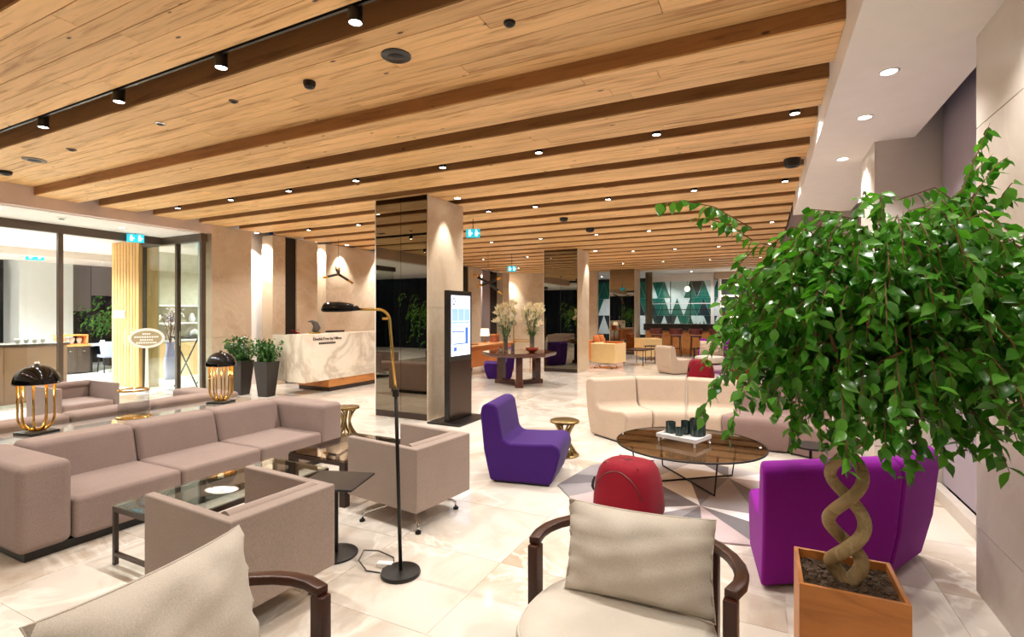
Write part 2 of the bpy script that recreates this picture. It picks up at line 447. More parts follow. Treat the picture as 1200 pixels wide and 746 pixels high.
struct('wall_back', MB().loft([[(x, y, 0) for x, y in cv], [(x, y, 3.3) for x, y in cv]], False, False).box(-20, -7.2, 0, 2.1, -7.1, 3.4), M['curtain'], smooth='all')
# restaurant shell behind the glass
struct('wall_restaurant', MB().box(-20, -7, 0, -19.9, 26, 3.3), M['nightglass'])
struct('wall_restaurant_pier', MB().box(-19.9, 6.7, 0, -18.9, 7.95, 3.2), M['white'])
for k, (y0, y1, zb) in enumerate(((2.2, 4.2, 2.27), (4.3, 6.4, 2.27), (7.97, 8.6, 1.7), (8.62, 9.4, 2.2), (9.5, 11, 2.2))):
    wr = empty_struct('window_%d' % (6+k))
    MB().box(-19.36, y0, zb, -19.34, y1, 3.2).build('roller_blind', M['blind' if k < 2 else 'blind_d'], wr)
    MB().box(-19.5, y1-.04, 0, -19.37, y1+.04, 3.2).build('mullion', M['blackmetal'], wr)
struct('wall_lounge', MB().box(-13.95, 6.7, 0, -13.8, 10.6, 3.2).box(-13.95, 10.6, 0, -10.6, 10.75, 3.2), plain('sand plaster', 'c2bda4', .7))
struct('wall_far', MB().box(-11, 25.5, 0, 1.2, 25.6, 3.39), M['tealdark'])
struct('trim_4', MB().box(-4.42, 21.9, 0, -4.14, 22.0, 3.39), M['mirror'])
struct('ceiling_far', MB().box(-11, 21.2, 3.39, 1.2, 26, 3.5), M['white'])

# ================================================================ FURNITURE BUILDERS
def sweep_rect(mb, path, w_, h_, mi=0):
    rings = []
    n = len(path); path = [Vector(p) for p in path]
    for i, p in enumerate(path):
        d = path[min(i+1, n-1)] - path[max(i-1, 0)]; d.z = 0; d.normalize()
        s = Vector((-d.y, d.x, 0)) * w_/2; u = Vector((0, 0, h_/2))
        rings.append([p-s-u, p+s-u, p+s+u, p-s+u])
    return mb.loft(rings, True, True, mi)
def pillow_mb(w_, h_, T, seed=0, wr=.005):
    mb = MB(); nu, nv = 22, 16; rnd = random.Random(seed); ph = [rnd.uniform(0, 6) for _ in range(6)]
    def pt(u, v, s):
        e = (max(0, 1-abs(u)**2.6) * max(0, 1-abs(v)**2.6)) ** .55
        x = w_/2*u*(1-.05*(1-v*v)); z = h_/2*v*(1-.07*(1-u*u))
        wv = wr*(math.sin(9*u+4*v+ph[0])+math.sin(5*u-11*v+ph[1])+.8*math.sin(17*u*v+ph[2])) * e**.5
        cr = .012*(abs(u)**6)*math.sin(14*v+ph[3])
        return (x, s*(T/2*e + wv) + cr, z)
    for s in (-1, 1):
        g = [pt(-1+2*i/nu, -1+2*j/nv, s) for j in range(nv+1) for i in range(nu+1)]
        fs = [(j*(nu+1)+i, j*(nu+1)+i+1, (j+1)*(nu+1)+i+1, (j+1)*(nu+1)+i) for j in range(nv) for i in range(nu)]
        mb.add(g, fs)
    return mb
def pillow_seam(w_, h_):
    pts = []
    N = 12
    edge = [(-1+2*i/N, -1) for i in range(N)] + [(1, -1+2*i/N) for i in range(N)] + [(1-2*i/N, 1) for i in range(N)] + [(-1, 1-2*i/N) for i in range(N+1)]
    for u, v in edge: pts.append((w_/2*u*(1-.05*(1-v*v)), .012*(abs(u)**6)*math.sin(14*v), h_/2*v*(1-.07*(1-u*u))))
    return MB().tube(pts, .004, 5)

def wood_armchair(label, loc, rz, s=1.0, group=None, pillow_label=None):
    t = thing('armchair', label, 'armchair', loc, rz, group); t.scale = (s,)*3
    rail = [(.40, -.03, .605)]
    for k in range(0, 17):
        a = R(-4 + k*(188/16)); rail.append((.42*math.cos(a), .08 + .36*math.sin(a), .605))
    rail.append((-.40, -.03, .605))
    sweep_rect(MB(), rail, .05, .035).build('arm_rail', M['walnut'], t, bevel=.006, seg=1)
    for x, y in ((.40, -.02), (-.40, -.02), (.27, .36), (-.27, .36)):
        MB().box(x-.024, y-.03, 0, x+.024, y+.03, .59).build('leg', M['walnut'], t, bevel=.005, seg=1)
    ring = []
    mb = MB()
    def seatring(sx, z): return [(sx*.365*math.copysign(abs(math.cos(a))**.8, math.cos(a)), -.10+sx*.37*math.copysign(abs(math.sin(a))**.8, math.sin(a)), z) for a in [2*math.pi*k/40 for k in range(40)]]
    mb.loft([seatring(.93, .27), seatring(.99, .29), seatring(1, .34), seatring(.99, .385), seatring(.95, .41), seatring(.85, .425), seatring(.5, .435), seatring(.1, .437)])
    mb.build('seat', M['boucle'], t, smooth='all')
    MB().tube(seatring(.965, .404) + [seatring(.965, .404)[0]], .004, 5).build('seam', M['boucle'], t)
    mb = MB(); mb.loft([[(x*.9, y, z) for x, y, z in seatring(.9, zz)] for zz in (.22, .27)])
    mb.build('seat_frame', M['walnut'], t)
    back = [( .30*math.sin(a), .17+.20*math.cos(a), 0) for a in [R(-75+15*k) for k in range(11)]]
    mb = MB(); mb.loft([[(x, y, .40) for x, y, _ in back] + [(x*.86, .15+(y-.15)*.8, .40) for x, y, _ in back[::-1]],
                        [(x, y, .58) for x, y, _ in back] + [(x*.86, .15+(y-.15)*.8, .58) for x, y, _ in back[::-1]]])
    mb.build('backrest', M['boucle'], t, bevel=.01)
    return t
def scatter_pillow(label, w_, h_, T, loc, rot, seed, mat='linen', group=None, cat='cushion'):
    o = pillow_mb(w_, h_, T, seed).build('scatter_cushion', M[mat], None, smooth='all', loc=loc, rot=rot)
    pillow_seam(w_, h_).build('piping', M[mat], o)
    return tag(o, label, cat, group)

def cube_armchair(label, loc, rz, mat='taupe_l', group=None, w_=.62, d=.76, zb=.15, zt=.62, base=True):
    t = thing('tub_armchair', label, 'armchair', loc, rz, group); hw, hd = w_/2, d/2
    a = .055
    poly = [(-hw, -hd), (-hw+a, -hd), (-hw+a, hd-.09), (hw-a, hd-.09), (hw-a, -hd), (hw, -hd), (hw, hd), (-hw, hd)]
    mb = MB()
    mb.loft([[(x, y, zb) for x, y in poly], [(x, y, zt) for x, y in poly]])
    mb.build('shell', M[mat], t, bevel=.012)
    MB().box(-hw+a, -hd+.01, zb, hw-a, hd-.09, zb+.06).build('seat_base', M[mat], t)
    MB().box(-hw+a+.003, -hd+.005, zb+.06, hw-a-.003, hd-.10, zb+.24).build('seat_cushion', M[mat], t, bevel=.035, seg=3)
    pts = [(0, hd-.10-.055*0 + .05*math.cos(q)-.03, zt-.045+.055*math.sin(q)) for q in [2*math.pi*k/14 for k in range(14)]]
    MB().loft([[(-hw+a+.004, y, z) for _, y, z in pts], [(hw-a-.004, y, z) for _, y, z in pts]]).build('back_roll', M[mat], t, smooth=True)
    MB().box(-hw+a+.004, hd-.16, zb+.22, hw-a-.004, hd-.085, zt-.05).build('back_cushion', M[mat], t, bevel=.02)
    if base:
        bx, by = .06, .07
        MB().cyl((bx, by, 0), .03, .07, zb, 14).build('pedestal', M['chrome'], t)
        for k in range(4):
            q = R(45+90*k+8); c_, s_ = math.cos(q), math.sin(q)
            lg = MB().tube([(bx+q_*c_, by+q_*s_, z_) for q_, z_ in ((.02, .115), (.18, .10), (.335, .075), (.365, .055), (.37, .02))], [.014, .012, .011, .010, .009], 8).build('leg', M['chrome'], t, smooth='all')
            MB().cyl((bx+.37*c_, by+.37*s_, 0), .022, 0, .016, 12).build('glide', M['blackmetal'], lg)
    return t

def box_sofa(label, loc, rz, L=2.76, n=3, D=.96, mat='taupe', group=None, arms=(1, 1)):
    t = thing('sofa', label, 'sofa', loc, rz, group); hl, hd = L/2, D/2; aw = .29
    x0, x1 = -hl + aw*arms[0], hl - aw*arms[1]
    MB().box(-hl+.05, -hd+.05, 0, hl-.05, hd-.05, .06).build('plinth', M['black'], t)
    if arms[0]: MB().box(-hl, -hd, .06, -hl+aw, hd, .625).build('arm', M[mat], t, bevel=.05, seg=4)
    if arms[1]: MB().box(hl-aw, -hd, .06, hl, hd, .625).build('arm', M[mat], t, bevel=.05, seg=4)
    wd = (x1-x0)/n
    for k in range(n):
        a, b = x0+wd*k+.003, x0+wd*(k+1)-.003
        MB().box(a, -hd+.0, .06, b, hd-.30, .345).build('seat_cushion', M[mat], t, bevel=.035, seg=3)
        mb = MB(); ya, yb = hd-.36, hd-.28
        mb.loft([[(a, ya, .30), (b, ya, .30), (b, hd-.02, .30), (a, hd-.02, .30)], [(a, yb, .64), (b, yb, .64), (b, hd-.01, .64), (a, hd-.01, .64)]])
        mb.build('back_cushion', M[mat], t, bevel=.05, seg=4)
    MB().box(x0, hd-.12, .06, x1, hd-.005, .45).build('back_frame', M[mat], t)
    return t

PROF = [(.10, .015), (.69, .015), (.745, .16), (.78, .30), (.765, .37), (.71, .40), (.5, .385), (.28, .38), (.225, .42), (.175, .70), (.14, .745), (.06, .75), (.01, .715), (0, .64), (.035, .3)]
def slipper_module(mb, pb0, pf0, pb1, pf1, inset=.004):
    pb0, pf0, pb1, pf1 = [Vector(p) for p in (pb0, pf0, pb1, pf1)]
    dirb = (pb1-pb0).normalized()*inset; dirf = (pf1-pf0).normalized()*inset
    rings = []
    for pb, pf, s in ((pb0, pf0, 1), (pb1, pf1, -1)):
        pb = pb + dirb*s; pf = pf + dirf*s
        rings.append([(*(pb.lerp(pf, d/.78)), z) for d, z in PROF])
    return mb.loft(rings)
def slipper_chair(label, loc, rz, mat, group=None, w_=.62):
    t = thing('slipper_chair', label, 'armchair', loc, rz, group)
    slipper_module(MB(), (-w_/2, .39), (-w_/2, -.39), (w_/2, .39), (w_/2, -.39)).build('upholstery', M[mat], t, bevel=.028, seg=3)
    MB().box(-w_/2+.04, -.28, 0, w_/2-.04, .26, .02).build('base', M['black'], t)
    return t

def pouf(label, loc, rz, group=None, s=1.0):
    t = thing('pouf', label, 'pouf', loc, rz, group); t.scale = (s,)*3
    def ring(h, z, p=3.2):
        out = []
        for k in range(32):
            a = 2*math.pi*k/32; c_, s_ = math.cos(a), math.sin(a); r = (abs(c_)**p+abs(s_)**p)**(-1/p)
            out.append((h*r*c_, h*r*s_, z))
        return out
    MB().loft([ring(.245, .015), ring(.255, .04), ring(.25, .15), ring(.235, .28), ring(.21, .37), ring(.185, .41), ring(.14, .428), ring(.06, .434)]).build('cover', M['red'], t, smooth='all')
    hz = [(.04, .255), (.15, .25), (.28, .235), (.37, .21), (.41, .185), (.434, .06)]
    def hat(z):
        for (z0, h0), (z1, h1) in zip(hz, hz[1:]):
            if z <= z1: return h0 + (h1-h0)*(z-z0)/(z1-z0)
        return .06
    for sgn in (-1, 1):
        arc = []
        for k in range(17):
            x = -.20+.40*k/16; z = .20+.185*math.sin(math.pi*k/16)**.55; h = hat(z)
            arc.append((x*.98, sgn*(h*max(.2, 1-abs(x/h)**3.2)**(1/3.2)+.002), z))
        MB().tube(arc, .005, 5).build('piping', M['maroon'], t, smooth='all')
    for sx in (-1, 1):
        MB().tube([(sx*.15, -.15, .418), (0, sx*0, .436), (sx*.15, .15, .418)], .004, 5).build('piping', M['maroon'], t)
    MB().tube([(-.215, -.165, .30), (-.226, -.172, .26), (-.230, -.174, .22), (-.222, -.168, .19)], [.006, .012, .012, .006], 6).build('pull_tab', M['black'], t)
    return t

# ================================================================ LEFT SEATING GROUP
box_sofa('long taupe three-seat sofa behind the glass coffee table, nearest sofa on the left', (-4.68, 2.86, 0), 90)
box_sofa('taupe sofa turned away, back to the lamp console, behind the long sofa', (-6.42, 2.86, 0), -90)
cube_armchair('taupe box armchair in front, back turned, beside the black laptop table', (-2.615, 1.88, 0), -93, w_=.63, d=.78)
cube_armchair('taupe box armchair on chrome star feet behind the floor lamp pole', (-2.57, 3.33, 0), -97, w_=.63)
cube_armchair('taupe box armchair beyond the sofas, facing the lamp console', (-8.68, 3.66, 0), 90, 'taupe', w_=.72, d=.86)
cube_armchair('taupe box armchair at far left edge before the brown counter panel', (-8.9, 2.3, 0), 90, 'taupe', w_=.72, d=.86)

con = thing('console_table', 'low mirrored console with two dome lamps between back-to-back sofas', 'table', (-5.55, 2.86, 0))
MB().box(-.30, -1.3, .545, .30, 1.3, .575).build('tabletop', plain('silvered glass', 'b9b4b0', .06, .6, .02), con, bevel=.004, seg=1)
for x in (-.25, .25):
    for y in (-1.22, 1.22): MB().box(x-.03, y-.03, 0, x+.03, y+.03, .545).build('leg', M['espresso'], con)
MB().box(-.27, -1.25, .12, .27, 1.25, .14).build('shelf', M['espresso'], con)

def dome_lamp(label, loc, rz):
    t = thing('table_lamp', label, 'lamp', loc, rz)
    MB().box(-.11, -.11, 0, .11, .11, .022).build('base', M['black'], t, bevel=.004, seg=1)
    MB().cyl((0, 0, 0), .03, .022, .05, 14).build('stem_hub', M['gold'], t)
    for k in range(9):
        a = 2*math.pi*k/9; c_, s_ = math.cos(a), math.sin(a)
        pts = [(.02*c_, .02*s_, .03)] + [((.03+.09*math.sin(q))*c_, (.03+.09*math.sin(q))*s_, .15-.12*math.cos(q)) for q in [R(15*j) for j in range(1, 7)]] + [(.12*c_, .12*s_, .25), (.12*c_, .12*s_, .445)]
        MB().tube(pts, .008, 8).build('tube', M['gold'], t, smooth='all')
    prof = [(.16*math.cos(q), .435+.155*math.sin(q)) for q in [R(90*j/14) for j in range(14)]] + [(.004, .59)]
    MB().lathe([(.152, .43), (.16, .427)] + prof, 40).build('dome_shade', plain('glossy black dome', '0d0b0a', .04), t, smooth='all')
    MB().lathe([(.153, .435)] + [(.152*math.cos(q), .44+.14*math.sin(q)) for q in [R(90*j/8) for j in range(8)]] + [(.004, .58)], 36).build('shade_lining', plain('gilded lining', 'e8b85a', .3, .6), t, smooth='all')
    MB().lathe([(.008, .585), (.018, .595), (.018, .607), (.003, .615)], 12).build('finial', M['chrome'], t, smooth='all')
    MB().lathe([(.003, .44), (.03, .45), (.035, .475), (.02, .50), (.012, .53)], 12).build('bulb', M['shade_lit'], t, smooth='all')
    l = bpy.data.lights.new('lamp_light', 'POINT'); l.energy = 4; l.color = (1, .75, .4); l.shadow_soft_size = .03
    lo = bpy.data.objects.new('lamp_light', l); col.objects.link(lo); lo.parent = t; lo.location = (0, 0, .38)
    return t
dome_lamp('black dome lamp with gold tubes at near left end of the console', (-5.6, 2.1, .575), 10)
dome_lamp('black dome lamp with gold tubes at the far end, before the potted shrubs', (-5.62, 3.77, .575), 24)
t = thing('hurricane_vase', 'ribbed grey glass cylinder vase with brass rims between the dome lamps', 'vase', (-5.62, 2.86, .575))
MB().lathe([(.128, .012), (.128, .27)], 40).build('glass_cylinder', M['grey_glass'], t, smooth='all')
MB().lathe([(.14, 0), (.145, .006), (.14, .014), (.1, .016), (.01, .016)], 32).build('base', M['gold'], t, smooth='all')
MB().lathe([(.122, .262), (.134, .262), (.136, .27), (.134, .278), (.122, .278), (.122, .262)], 36).build('rim', M['gold'], t, smooth='all')

def frame_table(label, x0, y0, x1, y1, z, lw, mat, top, rail_z=None, name='coffee_table'):
    cx, cy = (x0+x1)/2, (y0+y1)/2; hx, hy = (x1-x0)/2, (y1-y0)/2
    t = thing(name, label, 'table', (cx, cy, 0))
    MB().box(-hx+.006, -hy+.006, z-.012, hx-.006, hy-.006, z).build('glass_top', M[top], t)
    mb = MB()
    for a, b, c_, d in ((-hx, -hy, hx, -hy+lw), (-hx, hy-lw, hx, hy), (-hx, -hy+lw, -hx+lw, hy-lw), (hx-lw, -hy+lw, hx, hy-lw)): mb.box(a, b, z-.045, c_, d, z-.0125)
    mb.build('top_frame', M[mat], t)
    for sx in (-1, 1):
        for sy in (-1, 1):
            xa, ya = sx*(hx-lw/2), sy*(hy-lw/2)
            MB().box(xa-lw/2, ya-lw/2, 0, xa+lw/2, ya+lw/2, z-.045).build('leg', M[mat], t)
    if rail_z is not None:
        for sy in (-1, 1): MB().box(-hx+lw, sy*(hy-lw/2)-lw/2, rail_z, hx-lw, sy*(hy-lw/2)+lw/2, rail_z+lw*.8).build('stretcher', M[mat], t)
    return t
frame_table('long glass coffee table on slim bronze legs before the long sofa', -3.72, 1.77, -3.1, 2.98, .385, .025, 'espresso', 'glass', .06)
frame_table('smoked glass coffee table with chunky dark legs beside the box armchair', -3.74, 3.13, -3.08, 3.95, .385, .06, 'espresso', 'smoke')
for lab, x, y, a in (('white oval dish on the long glass coffee table', -3.3, 2.22, 20), ('small white saucer beside the oval dish on glass table', -3.22, 2.44, 0)):
    s = 1 if 'oval' in lab else .6
    o = MB().lathe([(.01, .004), (.06, .004), (.085, .018), (.09, .02), (.07, .012), (.012, .009)], 24).build('dish', M['plastic_w'], None, smooth='all', loc=(x, y, .385), rot=(0, 0, R(a)))
    o.scale = (1.3*s, .8*s, s); tag(o, lab, 'dish')
o = MB().lathe([(.03, 0), (.045, .02), (.05, .045), (.047, .045), (.042, .02), (.01, .006)], 18).build('ashtray', M['grey_glass'], None, smooth='all', loc=(-3.5, 1.85, .385)); tag(o, 'small glass ashtray on near corner of long coffee table', 'ashtray')

t = thing('laptop_table', 'black square pedestal table squeezed between the two box armchairs', 'table', (-2.54, 2.50, 0), 18)
MB().box(-.2, -.18, .485, .2, .18, .50).build('tabletop', M['black'], t, bevel=.004, seg=1)
MB().cyl((0, 0, 0), .018, .02, .485, 12).build('pole', M['blackmetal'], t)
MB().cyl((0, 0, 0), .145, 0, .015, 32).build('base', M['black'], t, bevel=.004, seg=1)

# floor lamp
t = thing('floor_lamp', 'slim reading lamp with brass upper pole, black head and round base', 'lamp', (-1.99, 2.49, 0))
MB().lathe([(.001, 0), (.12, 0), (.122, .012), (.118, .022), (.02, .026), (.001, .026)], 36).build('base', M['black'], t, smooth=True)
MB().tube([(0, 0, .02), (-.015, -.005, .6), (-.03, -.01, 1.12)], .0115, 10).build('pole', M['blackmetal'], t, smooth='all')
MB().cyl((-.03, -.01, 0), .02, 1.09, 1.14, 14).build('collar', M['black'], t, bevel=.004, seg=1)
d_ = Vector((-.87, -.44, 0)).normalized()
p0 = Vector((-.065, -.025, 1.56))
arc = [Vector((-.03, -.01, 1.12)), Vector((-.048, -.018, 1.35)), p0] + [p0 + d_*(.07*(1-math.cos(q))) + Vector((0, 0, .07*math.sin(q))) for q in [R(18*k) for k in range(1, 6)]] + [p0 + d_*.20 + Vector((0, 0, .07))]
MB().tube(arc, .0085, 10).build('brass_pole', M['gold'], t, smooth='all')
MB().tube([p0 + Vector((0, 0, .015)), p0 + d_*.045 + Vector((0, 0, .013))], .008, 10).build('switch_stub', M['gold'], t, smooth='all')
hp = p0 + d_*.19 + Vector((0, 0, .068))
mb = MB(); rings = []
side = Vector((-d_.y, d_.x, 0))
for s_, r in ((0, .018), (.01, .026), (.03, .026), (.035, .034), (.06, .042), (.12, .05), (.19, .05), (.21, .042), (.225, .02)):
    rings.append([hp + d_*s_ + side*(r*math.cos(R(a))) + Vector((0, 0, max(-.3*r, r*math.sin(R(a))) if 1 else 0)) for a in range(0, 360, 24)])
mb.loft(rings).build('lamp_head', plain('gloss black head', '0d0c0c', .06), t, smooth=True)
lamp_cord = MB().tube([(-2.11, 2.44, .004), (-2.2, 2.42, .006), (-2.3, 2.46, .03), (-2.34, 2.55, .05), (-2.28, 2.62, .03), (-2.16, 2.63, .006), (-2.12, 2.585, .012)], .005, 6).build('lamp_cord', M['cord'], None, smooth='all')
tag(lamp_cord, 'thin looped cord on the floor beside floor lamp base', 'cord')
o = MB().box(-.05, -.022, 0, .05, .022, .028).build('power_adapter', M['plastic_w'], None, bevel=.006, loc=(-2.14, 2.52, 0), rot=(0, 0, R(20))); tag(o, 'white plug adapter lying beside floor lamp base', 'adapter')

# ================================================================ FRONT ARMCHAIRS
wood_armchair('round cream armchair with dark walnut arm hoop facing us, front centre', (-.49, 2.02, 0), -6)
scatter_pillow('linen cushion standing on the front centre armchair', .60, .37, .17, (-.455, 2.09, .605), (R(-12), 0, R(3)), 3)
wood_armchair('round cream armchair at bottom left edge, mostly out of the frame', (-1.43, .93, 0), 92)
scatter_pillow('large linen cushion in bottom left corner on the cut-off armchair', .62, .44, .18, (-1.56, .88, .64), (R(-14), 0, R(97)), 5)

# ================================================================ CENTRE GROUP
slipper_chair('violet felt armless lounge chair beside the small brass stool', (-2.09, 4.60, 0), 100, 'violet', w_=.66)
pouf('crimson felt pouf on the rug behind the front centre armchair', (-.95, 4.05, 0), -12)

def sofa_arc(name, label, mods, loc=(0, 0, 0)):
    t = thing(name, label, 'sofa', loc)
    for b0, f0, b1, f1, mat in mods:
        slipper_module(MB(), b0, f0, b1, f1).build('module', M[mat], t, bevel=.03, seg=3)
        pts = [Vector(f0).lerp(Vector(b0), .2), Vector(f1).lerp(Vector(b1), .2), Vector(f1).lerp(Vector(b1), .8), Vector(f0).lerp(Vector(b0), .8)]
        c_ = sum(pts, Vector((0, 0)))/4
        MB().prism([tuple(c_+(p-c_)*.93) for p in pts], 0, .018).build('base', M['black'], t)
    return t
C0 = Vector((-.71, 5.64))
def pol(r, a): return tuple(C0 + r*Vector((math.cos(R(a)), math.sin(R(a)))))
mods = [(pol(1.7, a), pol(.91, a), pol(1.7, a-25), pol(.91, a-25), 'cream') for a in (147, 122, 97)]
b3, f3 = Vector(pol(1.7, 72)), Vector(pol(.91, 72))
f4 = f3 + Vector((.74, -.02)); b4 = f4 + Vector((-.16, .78))
f5 = f4 + Vector((.46, -.30)); b5 = f5 + Vector((-.06, .80))
mods += [(b3, f3, b4, f4, 'mauve'), (b4, f4, b5, f5, 'mauve')]
sofa_arc('modular_sofa', 'curved sand and mauve modular sofa behind the round glass table', [tuple(tuple(p) if not isinstance(p, str) else p for p in m_) for m_ in mods])
P0, P1, P2 = (.01, 3.17), (.757, 3.65), (1.05, 4.16)
sofa_arc('modular_sofa', 'magenta purple modular sofa seen from behind, beside the ficus planter', [
    (P0, (-.08, 3.90), P1, (.24, 4.23), 'purple'), (P1, (.24, 4.23), P2, (.36, 4.50), 'purple')])

# rug of separate facets
rug = thing('rug', 'faceted grey and white rug under the round glass table', 'rug', (0, 0, 0))
out = [(-1.70, 4.42), (-1.60, 5.15), (-1.22, 5.66), (-.62, 5.80), (.02, 5.62), (.42, 5.15), (.40, 4.45), (-.02, 3.86), (-.70, 3.70), (-1.30, 3.93)]
hubs = [(-.95, 4.95), (-.28, 5.33), (-.45, 4.45)]
def tri(a, b, c_, m, k): MB().prism([a, b, c_], .001, .012 + .0004*(k % 3)).build('facet', M['rug%d' % m], rug)
fac = [(out[0], out[1], hubs[0], 0), (out[1], out[2], hubs[0], 1), (out[2], out[3], hubs[0], 2), (out[3], hubs[1], hubs[0], 3), (out[3], out[4], hubs[1], 0),
       (out[4], out[5], hubs[1], 3), (out[5], out[6], hubs[1], 2), (out[6], hubs[2], hubs[1], 0), (out[6], out[7], hubs[2], 3), (out[7], out[8], hubs[2], 4),
       (out[8], out[9], hubs[2], 1), (out[9], hubs[0], hubs[2], 0), (out[9], out[0], hubs[0], 4), (hubs[0], hubs[1], hubs[2], 3)]
k = 0
for a, b, c_, m in fac:
    mid = ((a[0]+b[0])/2, (a[1]+b[1])/2)
    if random.random() < .55:
        tri(a, mid, c_, m, k); tri(mid, b, c_, (m+random.choice((1, 2))) % 5, k+1); k += 2
    else: tri(a, b, c_, m, k); k += 1

# round glass table, tray and candle glasses
tc = Vector((-.61, 5.05))
t = thing('round_coffee_table', 'round amber glass coffee table on crossed black wire legs', 'table', (tc.x, tc.y, .0124))
MB().cyl((0, 0, 0), .67, .358, .370, 64).build('glass_top', M['bronze_glass'], t)
MB().lathe([(.665, .356), (.676, .358), (.676, .370), (.665, .372)], 64).build('rim', M['blackmetal'], t, smooth='all')
feet = [(-.31, .39), (.25, -.32), (.36, .35), (-.42, -.28)]
for (a, b) in ((0, 1), (2, 3)):
    fa, fb = Vector((*feet[a], .009)), Vector((*feet[b], .009))
    ta, tb = Vector((feet[a][0]*1.12, feet[a][1]*1.12, .356)), Vector((feet[b][0]*1.12, feet[b][1]*1.12, .356))
    MB().tube([ta, fa, fb, tb], .008, 8).build('leg_frame', M['blackmetal'], t)
tz = .3836
tr = thing('tray', 'square silver tray with raised rim on the round glass table', 'tray', (-.66, 5.06, tz), -20)
MB().box(-.19, -.15, .045, .19, .15, .055).build('tray_base', M['tray'], tr)
mb = MB()
for a, b, c_, d in ((-.2, -.16, .2, -.15), (-.2, .15, .2, .16), (-.2, -.15, -.19, .15), (.19, -.15, .2, .15)): mb.box(a, b, .04, c_, d, .075)
mb.build('rim', M['tray'], tr)
for sx in (-1, 1):
    for sy in (-1, 1): MB().box(sx*.18-.008, sy*.14-.008, 0, sx*.18+.008, sy*.14+.008, .045).build('foot', M['tray'], tr)
for k, (x, y, r, h, lab) in enumerate(((-.79, 5.13, .045, .11, 'small dark cut-glass tealight holder, leftmost on the silver tray'), (-.70, 5.05, .035, .075, 'lowest dark glass tealight holder at the front of the tray'),
        (-.655, 5.135, .038, .13, 'narrow dark glass holder beside the large one on the tray'), (-.54, 5.12, .07, .16, 'largest dark ribbed glass vessel on the tray'))):
    n = 28
    def rr(r_, z): return [(r_*(1+.05*(-1)**q)*math.cos(2*math.pi*q/n), r_*(1+.05*(-1)**q)*math.sin(2*math.pi*q/n), z) for q in range(n)]
    o = MB().loft([rr(r*.9, 0), rr(r, .01), rr(r, h), rr(r*.9, h), rr(r*.88, .012)], True).build('candle_holder', M['candle_glass'], None, loc=(x, y, tz+.0562))
    tag(o, lab, 'candle holder')

def brass_stool(label, loc):
    t = thing('side_table', label, 'table', loc)
    MB().lathe([(.001, .385), (.15, .385), (.165, .375), (.165, .395), (.15, .402), (.001, .402)], 32).build('tabletop', M['agedbrass'], t, smooth=True)
    MB().lathe([(.001, 0), (.16, 0), (.165, .012), (.14, .02), (.12, .03), (.001, .03)], 32).build('base', M['agedbrass'], t, smooth=True)
    for k in range(5):
        a = 2*math.pi*k/5
        for sgn in (-1, 1):
            pts = [((.13-.08*math.sin(math.pi*j/10))*math.cos(a+sgn*.9*(j/10-.5)), (.13-.08*math.sin(math.pi*j/10))*math.sin(a+sgn*.9*(j/10-.5)), .025+.36*j/10) for j in range(11)]
            MB().tube(pts, .013, 6).build('strut', M['agedbrass'], t, smooth='all')
    return t
brass_stool('hourglass brass stool right of the violet lounge chair', (-2.0, 5.42, 0))
brass_stool('hourglass brass stool behind the far arm of the long sofa', (-4.84, 4.95, 0))
t = thing('side_table', 'small black disc table on a thin pole beyond the purple sofa', 'table', (.38, 4.95, 0))
MB().cyl((0, 0, 0), .15, .012, .028, 28).build('base', M['black'], t)
MB().cyl((0, 0, 0), .012, .028, .48, 10).build('pole', M['blackmetal'], t)
MB().cyl((0, 0, 0), .15, .48, .495, 28).build('tabletop', M['black'], t)

# ================================================================ PLANTS
def leaf_geo(L, W, bend=.25, fold=.18):
    # pointed ficus leaf along +Y, folded along the midrib, tip drooping
    prof = [(0, 0), (.18, .62), (.42, 1.0), (.68, .72), (.88, .25)]
    vs = [(0, 0, 0)]; fs = []
    for t_, w_ in prof[1:]:
        z = -bend*L*t_*t_
        vs += [(-W/2*w_, L*t_, z+fold*W*w_*.5), (0, L*t_, z), (W/2*w_, L*t_, z+fold*W*w_*.5)]
    vs.append((0, L*1.04, -bend*L*1.1))
    fs += [(0, 2, 1), (0, 3, 2)]
    for k in range(3):
        a = 1+3*k; fs += [(a, a+1, a+4, a+3), (a+1, a+2, a+5, a+4)]
    a = 10; fs += [(a, a+1, 13), (a+1, a+2, 13)]
    return vs, fs
def leaf_matrix(p, az, pitch, roll, s):
    return Matrix.Translation(p) @ Matrix.Rotation(az, 4, 'Z') @ Matrix.Rotation(pitch, 4, 'X') @ Matrix.Rotation(roll, 4, 'Y') @ Matrix.Scale(s, 4)
